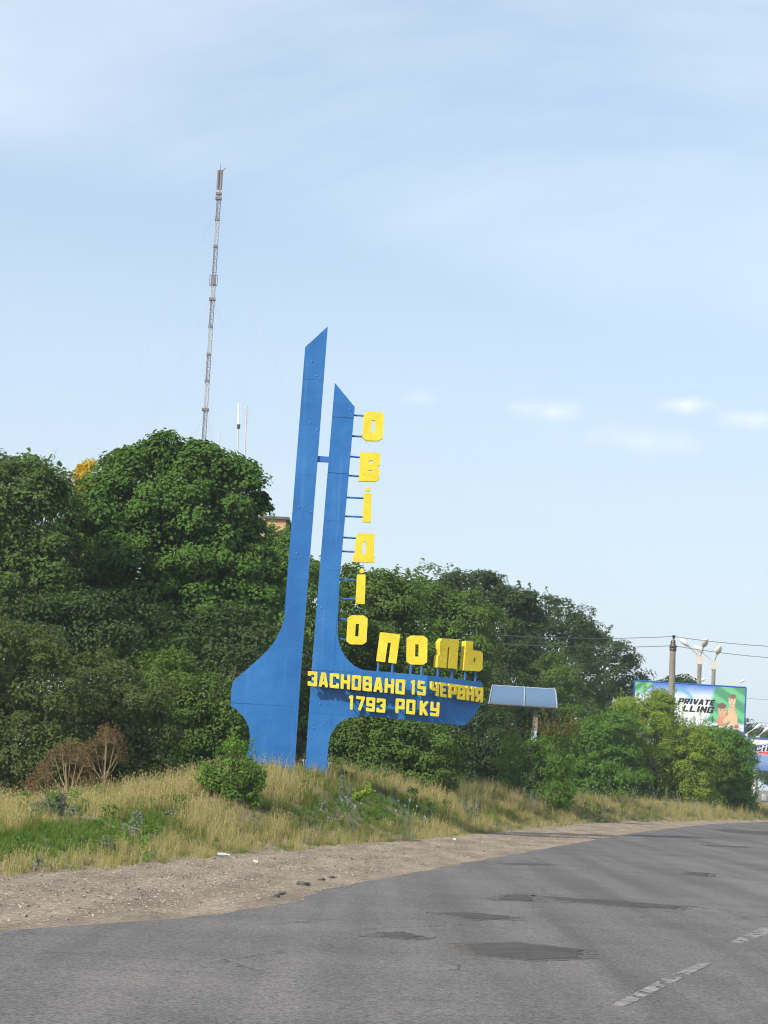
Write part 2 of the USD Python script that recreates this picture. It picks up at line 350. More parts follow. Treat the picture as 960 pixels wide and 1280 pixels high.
def strip(fl, fr, ys, nx, zf):
    u = np.linspace(0, 1, nx)
    X = fl(ys)[:, None] * (1 - u) + fr(ys)[:, None] * u; Y = np.broadcast_to(ys[:, None], X.shape)
    Z = np.broadcast_to(zf(X, Y, u[None, :]), X.shape)
    v = np.stack([X, Y, Z], -1).reshape(-1, 3); n, m = X.shape
    i = (np.arange(n - 1)[:, None] * m + np.arange(m - 1)).ravel()
    return trimesh.Trimesh(v, np.vstack([np.stack([i, i + 1, i + m + 1], 1), np.stack([i, i + m + 1, i + m], 1)]), process=False)


ys = np.concatenate([np.arange(-20, 140, .12), np.geomspace(140, 900, 60)])
rag = lambda y: .10 * (meshkit.fbm(np.stack([y * 1.3, y * 0, y * 0], -1), 4, 3) - .5) + .07 * (meshkit.noise(np.stack([y * 4.1, y * 0, y * 0], -1), 9) - .5)
gr = obj('gravel_shoulder', strip(lambda y: xg(y) - .8 + 1.2 * (meshkit.fbm(np.stack([y * .9, y * 0, y * 0], -1), 3, 5) - .5), lambda y: xa(y) + .5, ys, 26,
         lambda X, Y, u: np.maximum(.004 + .035 * (meshkit.fbm(np.stack([X * 1.5, Y * .8, X * 0], -1), 4) - .35) * np.minimum(1, 6 * (1 - u)) - .0 * u, zg(X, Y) * (u < .4) + .006 * (u < .4) - 9 * (u >= .4))), GRAVEL, smooth=True)
tag(gr, 'sandy gravel shoulder between the asphalt and the grass', kind='structure')
road = thing('road', 'grey asphalt road with darker patches', kind='structure')
ZR = lambda X, Y, u: .035 - .05 * (u <= .0)
xr = lambda y: xa(y) + 12.5
u_edges = lambda y: xa(y) + rag(y)
obj('asphalt', strip(u_edges, xr, ys, 24, ZR), ASPHALT, road, smooth=40)


def flat_on_road(px_poly, zoff, rng, jag=.009, step=.05, grow=0.0, holes=0):
    p = on_ground(*np.array(px_poly, float).T, z=.035)[:, :2]
    pl = Polygon(p).buffer(0)
    pl = pl.buffer(.06).buffer(-.1).buffer(.04)
    if grow < 0 and pl.buffer(grow - .05).area < .3 * pl.area: grow *= .4
    pl = pl.buffer(grow)
    if pl.geom_type != 'Polygon':
        pl = max(pl.geoms, key=lambda a: a.area)
    ring = shapely.segmentize(pl, step).exterior.coords[:-1]
    q = np.array(ring) + rng.normal(0, jag, (len(ring), 2))
    pl = Polygon(q).buffer(0)
    if pl.geom_type != 'Polygon':
        pl = max(pl.geoms, key=lambda a: a.area)
    if holes:
        x0, y0, x1, y1 = pl.bounds; cx = rng.uniform(x0, x1, holes * 6); cy = rng.uniform(y0, y1, holes * 6)
        bad = [Point(a, b).buffer(r, quad_segs=2) for a, b, r in zip(cx, cy, rng.gamma(1.6, .022, holes * 6)) if pl.buffer(.03).contains(Point(a, b))]
        bad = [shapely.affinity.scale(b, rng.uniform(.7, 1.4), rng.uniform(1, 4)) for b in bad]
        pl = pl.difference(unary_union(bad))
    m = trimesh.util.concatenate([trimesh.creation.extrude_polygon(q_, .02, engine='earcut') for q_ in getattr(pl, 'geoms', [pl]) if q_.area > 1e-4])
    m.apply_translation([0, 0, .035 + zoff - .02])
    return m


rg = np.random.default_rng(11)
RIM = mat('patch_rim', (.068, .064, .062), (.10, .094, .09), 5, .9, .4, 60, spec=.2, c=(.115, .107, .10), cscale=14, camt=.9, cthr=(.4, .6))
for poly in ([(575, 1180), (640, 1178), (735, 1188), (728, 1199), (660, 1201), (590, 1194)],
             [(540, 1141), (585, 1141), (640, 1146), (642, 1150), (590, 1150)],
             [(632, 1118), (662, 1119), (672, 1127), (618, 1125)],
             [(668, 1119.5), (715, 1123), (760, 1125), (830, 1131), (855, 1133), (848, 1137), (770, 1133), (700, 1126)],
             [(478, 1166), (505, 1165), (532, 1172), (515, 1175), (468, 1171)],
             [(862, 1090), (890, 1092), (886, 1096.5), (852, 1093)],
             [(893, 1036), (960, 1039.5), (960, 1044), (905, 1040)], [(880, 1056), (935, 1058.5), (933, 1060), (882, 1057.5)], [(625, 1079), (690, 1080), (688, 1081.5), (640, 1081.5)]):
    o = obj('dark_patch', flat_on_road(poly, .007, rg, .02, .04, -.05), PATCH, road)  # darker streak laid flat on the asphalt, mid-tone rim beneath softens its edge
    obj('mid_tone_rim', flat_on_road(poly, .0035, rg, .035, .05, .05), RIM, o)
for poly in ([(752, 1263), (784, 1257), (889, 1205), (883, 1201.5), (838, 1219)], [(912, 1178), (929, 1179), (965, 1166), (972, 1156), (950, 1160)]):
    obj('centre_dash', flat_on_road(poly, .004, rg, .005, .03, 0.0, 16), PAINT, road)
# crumbling bits of tarmac along the broken edge
CHUNKS = [(378, 1107.5), (384, 1108), (352, 1120), (402, 1102), (345, 1123), (415, 1099)]

# ------------------------------------------------------------------ stones of the shoulder
def pebbles(rng, n, lo, hi, dens):
    Y = rng.uniform(16, 105, n * 10); u = rng.uniform(0.02, .97, n * 10)
    X = (xg(Y) - .2) * (1 - u) + xa(Y) * u
    keep = (np.abs(X) < .165 * Y + 2.5) & (rng.uniform(size=len(Y)) < np.minimum(1, (26 / Y)**2)) & (rng.uniform(size=len(Y)) < dens(u, X, Y))
    X, Y, u = X[keep][:n], Y[keep][:n], u[keep][:n]
    r = rng.uniform(lo, hi, len(X)) * rng.choice([.6, 1, 1.5], len(X), p=[.6, .3, .1])
    ico = trimesh.creation.icosahedron()
    v = ico.vertices[None] * (1 + .35 * rng.normal(size=(len(X), 12, 1))) * r[:, None, None] * np.stack([np.ones(len(X)), rng.uniform(.7, 1.2, len(X)), rng.uniform(.5, .8, len(X))], -1)[:, None]
    v = v + np.stack([X, Y, .015 + r * .25], -1)[:, None]
    f = (ico.faces[None] + (np.arange(len(X)) * 12)[:, None, None]).reshape(-1, 3)
    return v.reshape(-1, 3), f


rg = np.random.default_rng(5)
o = obj('pale_pebbles', pebbles(rg, 6500, .005, .010, lambda u, X, Y: np.ones_like(u)), STONE_L)
tag(o, 'pale pebbles scattered over the gravel shoulder', 'pebbles', kind='stuff')
o = obj('dark_pebbles', pebbles(rg, 2200, .005, .011, lambda u, X, Y: .25 + .75 * np.exp(-((u - .55) / .13)**2)), STONE_D)
tag(o, 'dark tarmac crumbs strewn along the gravel shoulder', 'pebbles', kind='stuff')
for i, (px, py) in enumerate(CHUNKS):
    c = on_ground(px, py)
    m = trimesh.creation.icosphere(1); m.vertices *= np.array([.055, .045, .022]) * (1.3 if i == 0 else .8) * (1 + .25 * rg.normal(size=(len(m.vertices), 1))); m.apply_translation([c[0], c[1], .03])
    o = obj('tarmac_chunk', m, STONE_D)
    tag(o, ['largest broken black tarmac lump at the kink of the asphalt edge', 'tarmac lump touching the right side of the largest lump', 'tarmac lump left of the largest one, on the broken asphalt edge', 'tarmac lump farther right along the asphalt edge than the largest', 'leftmost tarmac lump on the broken asphalt edge', 'rightmost tarmac lump on the broken asphalt edge'][i], 'tarmac lump', 'tarmac lumps at the broken asphalt edge')

# ------------------------------------------------------------------ foliage
def leaves(rng, pos, nrm, size, asp=.62, fold=.14, droop=.3):
    n = len(pos)
    nrm = unit(nrm)
    t = unit(np.cross(nrm, rng.normal(size=(n, 3))))
    t = unit(t + np.array([0, 0, -droop])); b = unit(np.cross(nrm, t)); nn = np.cross(t, b)
    L = (size * rng.uniform(.65, 1.25, n))[:, None]
    v = np.stack([pos - t * L * .5, pos + b * L * asp * .5 + nn * L * fold - t * L * .05, pos + t * L * .5, pos - b * L * asp * .5 + nn * L * fold - t * L * .05], 1)
    i = np.arange(n)[:, None] * 4
    f = np.concatenate([i + [0, 1, 2], i + [0, 2, 3]], 0)
    return v.reshape(-1, 3), f


def lobe_world(lobes, Y, rng, thick=1.0):
    out = []
    for (px, py, rx, rz, *dy) in lobes:
        Yl = Y + (dy[0] if dy else 0)
        out.append((at(px, py, Yl), np.array([rx * Yl / F, thick * .5 * (rx + rz) * Yl / F, rz * Yl / F])))
    return out


def crown(rng, lobes, nclump, cr, nleaf, leaf, shoots=0, shoot_len=.7, fill=.3, asp=.62, up=.55):
    """leaf positions/normals: clumps over the surface of a union of ellipsoids, fill inside, and leafy shoots sticking out"""
    area = np.array([r[0] * r[2] for _, r in lobes]); w = area**.8; w = w / w.sum()
    C, O = [], []
    tries = 0
    while len(C) < nclump and tries < nclump * 30:
        tries += 1
        k = rng.choice(len(lobes), p=w); c, r = lobes[k]
        d = unit(rng.normal(size=3))
        if d[2] < -.75: continue
        p = c + d * r * (rng.uniform(.70, 1.0) + .55 * (meshkit.noise(c * .37 + d * 2.6, 17) - .5))
        if any(j != k and (((p - cj) / rj)**2).sum() < .55 for j, (cj, rj) in enumerate(lobes)): continue
        if p[2] < zg(p[0], p[1]) + .05: continue
        C.append(p); O.append(d)
    C, O = np.array(C), np.array(O)
    rad = cr * rng.uniform(.5, 1.5, len(C))
    k = np.repeat(np.arange(len(C)), nleaf)
    d = unit(rng.normal(size=(len(k), 3)) + O[k] * .35 + [0, 0, .25])
    rr = rng.uniform(.25, 1, len(k))**.5
    pos = C[k] + d * (rad[k] * rr)[:, None] * np.array([1.15, 1.15, .72])
    nrm = d * .7 + O[k] * .55 + np.array([0, 0, up + .2]) + rng.normal(0, .36, (len(k), 3))
    P, N = [pos], [nrm]
    nf = int(len(k) * fill)
    if nf:
        q = rng.choice(len(lobes), nf, p=w)
        cc = np.array([lobes[i][0] for i in q]); r_ = np.array([lobes[i][1] for i in q])
        P.append(cc + unit(rng.normal(size=(nf, 3))) * r_ * (.9 * rng.uniform(0, 1, nf)**.4)[:, None]); N.append(rng.normal(size=(nf, 3)) + [0, 0, .5])
    stems = []
    for _ in range(shoots):
        q = rng.choice(len(lobes), p=w); c, r = lobes[q]
        d = unit(rng.normal(size=3) * [1, 1, .6] + [0, 0, .75])
        p = c + d * r * .9; dirn = unit(d * .6 + [0, 0, .9] + rng.normal(0, .18, 3)); ln = shoot_len * rng.uniform(.5, 1.2)
        m = int(16 * ln / max(leaf, .06) * .16) + 8
        tt = rng.uniform(0, 1, m)
        rad_ = (leaf * .9) * (1.25 - tt * .8)
        dd = unit(rng.normal(size=(m, 3)))
        P.append(p + dirn * (tt * ln)[:, None] + dd * rad_[:, None]); N.append(dd + [0, 0, .7])
        stems.append((p - dirn * .4, p + dirn * ln * .95))
    pos, nrm = np.vstack(P), np.vstack(N)
    keep = pos[:, 2] > zg(pos[:, 0], pos[:, 1]) + .03
    return pos[keep], nrm[keep], C, stems


def plant(name, label, cat, lobes, Y, m, seed, nclump, cr, nleaf, leaf, trunk=None, tr=.14, shoots=0, shoot_len=.7, fill=.3, group=None, thick=1.0, limbs=14, bare=0, tip=None, asp=.62, part='crown', ntrunk=1):
    rng = np.random.default_rng(seed)
    lw = lobe_world(lobes, Y, rng, thick)
    if part == 'foliage':
        for c, r in list(lw):
            zl = float(zg(c[0], c[1]))
            if c[2] - r[2] * .6 > zl and c[2] - 2.2 * r[2] < zl:
                lw.append((np.array([c[0], c[1], (c[2] - r[2] * .4 + zl) / 2]), np.array([r[0] * .9, r[1] * .9, max(.15, (c[2] - r[2] * .4 - zl) / 2 + .1)])))
    pos, nrm, C, stems = crown(rng, lw, nclump, cr, nleaf, leaf, shoots, shoot_len, fill, asp)
    cx = np.mean([c for c, _ in lw], 0)
    bx_, by_ = (at(trunk, 900, Y)[:2] if trunk is not None else cx[:2])
    base = np.array([bx_, by_, float(zg(bx_, by_)) - .1])
    o = thing(name, label, cat, base, group)
    tops = max(c[2] + r[2] for c, r in lw)
    parts = []
    for tnum in range(ntrunk):
        b0 = base + np.array([rng.uniform(-.5, .5), rng.uniform(-.3, .3), 0]) * (tnum > 0) * min(1, (tops - base[2]) / 4)
        hh = tops - base[2]
        top = np.array([cx[0], cx[1], base[2] + hh * .72]) + rng.normal(0, .25 if ntrunk == 1 else min(.7, .12 * hh), 3)
        mid = b0 + (top - b0) * .45 + rng.normal(0, min(.12, .03 * hh), 3)
        parts.append(tube([b0, b0 + (mid - b0) * .5 + rng.normal(0, .03, 3), mid, mid + (top - mid) * .5, top], np.array([tr * 1.25, tr, tr * .75, tr * .5, tr * .2]), 7))
    obj('trunk' if ntrunk == 1 else 'stems', parts, BARK, o, smooth=50)
    lm = []
    for c in C[rng.permutation(len(C))[:limbs]]:
        h = rng.uniform(.25, .75); s0 = base + (top - base) * h
        if s0[2] > c[2] + .5: s0 = base + (top - base) * max(.15, (c[2] - 1 - base[2]) / (top[2] - base[2]))
        mid = s0 * .5 + c * .5 + [0, 0, -.15 * min(1, tr / .06)] + rng.normal(0, .1, 3) * min(1, tr / .06)
        lm.append(tube([s0, mid, c], [tr * .38, tr * .22, tr * .08], 5, caps=False))
    for a, b in stems:
        lm.append(tube([a, b], [.009, .004], 3, caps=False))
    if lm: obj('limbs', lm, BARK, o)
    if bare:
        tw = []
        for _ in range(bare):
            c, r = lw[rng.integers(len(lw))]
            d = unit(rng.normal(size=3) + [0, -1.0, .2]); p = c + d * r * .92
            e = p + unit(rng.normal(size=3) * [1, .4, .8] + [0, -.3, .4]) * rng.uniform(.4, 1.0)
            tw.append(tube([p, (p + e) / 2 + rng.normal(0, .06, 3), e], [.008, .006, .003], 4, caps=False))
            for _ in range(3):
                s = p + (e - p) * rng.uniform(.3, .9); tw.append(tube([s, s + unit(rng.normal(size=3) + [0, 0, .3]) * rng.uniform(.15, .4)], [.004, .002], 3, caps=False))
        obj('bare_twigs', tw, TWIG, o, kind='stuff')
    if tip is not None:
        top_ = pos[:, 2] > np.quantile(pos[:, 2], .9)
        pick = top_ & (rng.uniform(size=len(pos)) < .6)
        obj('reddish_tips', leaves(rng, pos[pick], nrm[pick], leaf, asp), tip, o)
        pos, nrm = pos[~pick], nrm[~pick]
    cw = obj(part, leaves(rng, pos, nrm, leaf, asp), m, o)
    return o


def vegetation():
    # ---- left
    plant('olive_green_tree', 'dull green tree with bare twigs at the left edge of the picture', 'tree', [(30, 652, 62, 78), (-35, 642, 80, 82), (55, 622, 24, 34), (10, 750, 90, 90), (-10, 600, 40, 32), (46, 604, 30, 28), (60, 710, 50, 60)], 63, L_mid, 1, 190, .42, 150, .13, trunk=10, tr=.16, bare=26, shoots=46, shoot_len=.55)
    plant('maple_tree', 'big rounded rich green maple left of the blue monument', 'tree',
          [(205, 625, 70, 72), (265, 645, 62, 72), (128, 660, 56, 68), (288, 700, 50, 78), (190, 720, 95, 90), (108, 730, 58, 80), (250, 790, 90, 80), (215, 578, 42, 32), (258, 582, 36, 30), (300, 625, 32, 46), (170, 600, 38, 40), (325, 745, 34, 52), (150, 790, 80, 70)],
          67, L_maple, 2, 400, .38, 190, .125, trunk=225, tr=.22, limbs=26, asp=.85, shoots=60, shoot_len=.5)
    plant('yellow_leaved_tree', 'small bright yellow crown peeping over the maple', 'tree', [(110, 583, 9, 10), (104, 592, 9, 10), (112, 612, 16, 18)], 74, L_yellow, 3, 22, .26, 60, .13, tr=.07, limbs=5)
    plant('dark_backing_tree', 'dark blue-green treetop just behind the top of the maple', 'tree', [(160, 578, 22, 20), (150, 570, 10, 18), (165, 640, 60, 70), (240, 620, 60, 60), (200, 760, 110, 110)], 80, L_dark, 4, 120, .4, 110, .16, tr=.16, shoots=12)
    plant('pale_treetop', 'pale yellow-green thin treetop in front of the brick building', 'tree', [(343, 692, 21, 34), (352, 690, 12, 26), (335, 740, 34, 44), (352, 725, 22, 40), (340, 800, 40, 50)], 78, L_bright, 5, 110, .34, 80, .12, tr=.10, shoots=16, shoot_len=.6)
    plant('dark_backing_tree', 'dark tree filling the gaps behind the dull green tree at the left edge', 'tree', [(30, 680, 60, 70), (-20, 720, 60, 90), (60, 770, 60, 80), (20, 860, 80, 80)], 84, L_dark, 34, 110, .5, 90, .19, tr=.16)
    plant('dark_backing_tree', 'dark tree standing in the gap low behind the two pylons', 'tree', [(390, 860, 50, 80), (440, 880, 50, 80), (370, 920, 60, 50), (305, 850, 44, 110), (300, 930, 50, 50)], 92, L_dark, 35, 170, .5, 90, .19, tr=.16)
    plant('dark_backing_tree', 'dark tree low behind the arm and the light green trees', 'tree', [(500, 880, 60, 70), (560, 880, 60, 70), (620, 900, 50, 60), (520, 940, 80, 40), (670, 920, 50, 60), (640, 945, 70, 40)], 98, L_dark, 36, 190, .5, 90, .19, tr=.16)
    g_ = 'overgrown bushes on the left bank'
    plant('hedge_bush', 'greyish olive bush at the left edge, under the dull green tree', 'bush', [(20, 830, 62, 55), (-40, 860, 60, 80), (60, 880, 55, 60), (20, 940, 70, 60), (75, 945, 50, 45)], 51, L_olive, 6, 210, .30, 140, .085, tr=.06, ntrunk=4, shoots=40, shoot_len=.5, bare=14, part='foliage')
    plant('hedge_bush', 'olive bush behind the brown dried umbels', 'bush', [(120, 860, 52, 52), (160, 900, 60, 55), (100, 930, 50, 50), (165, 950, 55, 32)], 53, L_olive, 7, 190, .30, 140, .085, tr=.06, ntrunk=4, shoots=40, shoot_len=.5, bare=10, part='foliage')
    plant('hedge_bush', 'mid green bush touching the left wing of the blue monument', 'bush', [(215, 890, 52, 55), (255, 900, 42, 55), (235, 935, 52, 36), (285, 905, 26, 50), (205, 850, 36, 34)], 58, L_ash, 8, 200, .30, 130, .09, tr=.06, ntrunk=4, shoots=40, shoot_len=.6, bare=16, part='foliage')
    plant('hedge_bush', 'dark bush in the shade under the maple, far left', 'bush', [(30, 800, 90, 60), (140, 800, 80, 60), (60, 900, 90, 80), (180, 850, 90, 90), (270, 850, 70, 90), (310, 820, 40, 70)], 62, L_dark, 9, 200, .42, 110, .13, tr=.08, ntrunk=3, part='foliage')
    # ---- behind the monument
    plant('slim_tree', 'green tree seen in the gap between the two pylons', 'tree', [(385, 760, 34, 64), (372, 840, 46, 80), (392, 722, 18, 28), (380, 910, 50, 50), (345, 860, 36, 60)], 74, L_ash, 10, 130, .38, 110, .13, tr=.12, shoots=18)
    plant('ash_tree', 'fresh green tree behind the column of yellow letters', 'tree', [(450, 785, 50, 62), (436, 735, 18, 26), (478, 770, 40, 46), (500, 835, 62, 60), (440, 850, 45, 60), (462, 740, 22, 28), (500, 745, 20, 28)], 78, L_ash, 11, 210, .42, 130, .13, tr=.15, shoots=40, shoot_len=.8)
    plant('ash_tree', 'light green tree behind the yellow letters at the right of the arm', 'tree', [(540, 785, 44, 50), (528, 750, 22, 34), (575, 800, 50, 56), (575, 865, 32, 50), (540, 860, 50, 55)], 91, L_ash, 12, 190, .44, 125, .14, tr=.15, shoots=36, shoot_len=.8)
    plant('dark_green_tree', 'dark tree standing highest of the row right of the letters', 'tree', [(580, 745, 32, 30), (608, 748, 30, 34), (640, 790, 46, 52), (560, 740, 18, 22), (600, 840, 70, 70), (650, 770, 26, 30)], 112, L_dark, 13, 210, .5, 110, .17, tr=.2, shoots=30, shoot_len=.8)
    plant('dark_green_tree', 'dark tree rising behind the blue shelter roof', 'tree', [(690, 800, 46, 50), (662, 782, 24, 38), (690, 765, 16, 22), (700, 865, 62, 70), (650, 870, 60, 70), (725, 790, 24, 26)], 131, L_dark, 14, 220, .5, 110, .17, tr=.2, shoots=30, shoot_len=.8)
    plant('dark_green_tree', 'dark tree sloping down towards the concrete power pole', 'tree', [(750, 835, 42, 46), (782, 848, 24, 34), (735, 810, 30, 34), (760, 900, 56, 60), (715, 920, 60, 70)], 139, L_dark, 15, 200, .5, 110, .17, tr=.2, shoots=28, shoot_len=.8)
    plant('locust_tree', 'lighter green tree right above the shelter roof', 'tree', [(690, 850, 30, 36), (706, 890, 30, 40), (660, 830, 22, 26), (645, 815, 20, 26)], 124, L_ash, 16, 90, .42, 110, .14, tr=.12, shoots=12)
    plant('shade_bush', 'dark bush under the curved end of the blue arm', 'bush', [(440, 935, 30, 44), (480, 930, 46, 46), (530, 935, 46, 44), (490, 950, 60, 30)], 68, L_ash, 17, 170, .32, 120, .10, tr=.06, ntrunk=4, part='foliage', shoots=14, shoot_len=.4)
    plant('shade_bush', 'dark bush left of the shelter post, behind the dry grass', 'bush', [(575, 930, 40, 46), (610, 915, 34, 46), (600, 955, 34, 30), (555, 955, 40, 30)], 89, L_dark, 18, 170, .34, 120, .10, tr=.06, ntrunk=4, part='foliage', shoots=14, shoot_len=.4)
    # ---- right
    plant('flowering_shrub', 'upright shrub with reddish shoot tips below the shelter roof', 'shrub', [(655, 958, 30, 36), (640, 940, 14, 26), (694, 945, 26, 38), (680, 970, 40, 30), (702, 930, 16, 22)], 81, L_bright, 19, 150, .22, 100, .075, tr=.04, ntrunk=4, shoots=110, shoot_len=.9, tip=L_red, part='foliage')
    plant('roadside_bush', 'grey-green left part of the bushes in front of the billboard', 'bush', [(742, 950, 40, 46), (770, 925, 30, 38), (722, 968, 30, 34), (765, 975, 44, 30), (740, 985, 40, 20)], 112, L_bright, 20, 240, .40, 120, .13, tr=.07, ntrunk=4, shoots=60, shoot_len=.9, part='foliage')
    plant('roadside_bush', 'tall yellow-green bush hiding the left half of the billboard', 'bush', [(806, 918, 40, 46), (785, 900, 22, 30), (826, 890, 16, 28), (846, 932, 36, 30), (800, 955, 60, 44), (858, 960, 50, 42), (820, 985, 60, 24)], 115, L_lime, 21, 420, .40, 125, .12, tr=.08, ntrunk=5, shoots=150, shoot_len=1.0, part='foliage')
    plant('roadside_bush', 'green bush at the right end, below the boys on the billboard', 'bush', [(895, 944, 34, 36), (918, 958, 24, 36), (905, 984, 38, 24), (876, 940, 24, 30)], 118, L_bright, 22, 280, .42, 110, .13, tr=.07, ntrunk=4, shoots=80, shoot_len=.9, part='foliage')
    plant('distant_tree', 'distant treetops showing between the power pole and the lamps', 'tree', [(848, 862, 18, 14), (868, 866, 16, 12), (830, 872, 18, 18)], 190, L_dark, 23, 60, .6, 60, .3, tr=.2, limbs=4)
    plant('distant_tree', 'distant dark tree behind the blue billboard at the right edge', 'tree', [(932, 920, 14, 16), (944, 924, 16, 14), (938, 950, 24, 30)], 330, L_dark, 24, 60, 1.0, 60, .5, tr=.3, limbs=4)
    plant('distant_tree', 'lower distant tree cut off by the right edge of the picture', 'tree', [(962, 924, 16, 14), (978, 928, 20, 18), (965, 955, 30, 30)], 320, L_dark, 25, 60, 1.0, 60, .5, tr=.3, limbs=4)
    # sapling in the grass
    plant('sapling', 'young leafy sapling in the grass before the left pylon', 'sapling', [(291, 992, 34, 14), (291, 980, 33, 20), (292, 955, 17, 24), (289, 932, 7, 12), (312, 972, 16, 18), (262, 972, 12, 12)], 45, L_bright, 26, 60, .13, 30, .09, tr=.012, ntrunk=5, shoots=100, shoot_len=.28, asp=.42, part='foliage', fill=.15, limbs=10)
    plant('small_weed', 'small pale green weed in the dry grass right of the pylons', 'weed', [(458, 990, 8, 8), (446, 996, 5, 5), (460, 983, 5, 6)], 48, L_lime, 27, 22, .06, 22, .06, tr=.008, part='foliage', limbs=3)
    plant('thistle_bush', 'grey-green thistle clump in front of the brown umbels', 'weed', [(62, 1018, 22, 14), (84, 1024, 16, 9), (70, 1006, 12, 12), (45, 1024, 12, 8)], 38, L_grey, 28, 80, .09, 34, .045, tr=.01, ntrunk=4, shoots=16, shoot_len=.2, part='foliage', fill=.1, asp=.35)


vegetation()

# ------------------------------------------------------------------ grass
def tuft(rng, n, h, w, lean, head=False, spread_=.13):
    a = rng.uniform(0, 2 * np.pi, n); r = spread_ * rng.uniform(0, 1, n)**.6
    b = np.stack([np.cos(a) * r, np.sin(a) * r, np.zeros(n) - .03], -1)
    H = h * rng.uniform(.5, 1.15, n); th = rng.uniform(0, 2 * np.pi, n)
    out = np.stack([np.cos(th), np.sin(th), th * 0], -1) * (lean * rng.uniform(.2, 1.2, n))[:, None]
    side = unit(np.cross(out + 1e-6, [0, 0, 1])) * (w * rng.uniform(.6, 1.3, n))[:, None]
    m1 = b + np.stack([0 * H, 0 * H, H * .55], -1) + out * (H * .3)[:, None]
    tp = b + np.stack([0 * H, 0 * H, H * rng.uniform(.75, 1, n)], -1) + out * H[:, None]
    v = np.stack([b - side * .5, b + side * .5, m1 - side * .42, m1 + side * .42, tp], 1); k = 5
    f = np.array([[0, 1, 3], [0, 3, 2], [2, 3, 4]])
    if head:
        e = tp + out * (.12 * H)[:, None] + np.stack([0 * H, 0 * H, .03 * H], -1)
        v = np.concatenate([v, np.stack([tp - side * 1.0 + [0, 0, -.02], tp + side * 1.0 + [0, 0, -.02], e], 1)], 1); k = 8
        f = np.vstack([f, [5, 6, 7]])
    i = np.arange(n) * k
    return v.reshape(-1, 3), (f[None] + i[:, None, None]).reshape(-1, 3)


def instancer(name, label, cat, protos, pos, idx, scale, rot, protoname):
    pi = UsdGeom.PointInstancer.Define(stage, f'/World/{name}')
    tag(pi, label, cat, kind='stuff')
    paths = []
    for v, f, m in protos:
        o = usdkit.mesh(stage, numbered(f'/World/{name}', protoname), (v, f), m)
        o.CreateDoubleSidedAttr(True)
        paths.append(o.GetPath())
    pi.CreatePrototypesRel().SetTargets(paths)
    pi.CreatePositionsAttr(Vt.Vec3fArray.FromNumpy(pos.astype(np.float32)))
    pi.CreateProtoIndicesAttr(Vt.IntArray.FromNumpy(idx.astype(np.int32)))
    pi.CreateScalesAttr(Vt.Vec3fArray.FromNumpy(np.repeat(scale[:, None], 3, 1).astype(np.float32)))
    q = np.stack([np.cos(rot / 2), 0 * rot, 0 * rot, np.sin(rot / 2)], 1)
    pi.CreateOrientationsAttr(Vt.QuathArray([Gf.Quath(float(a[0]), 0, 0, float(a[3])) for a in q]))
    return pi


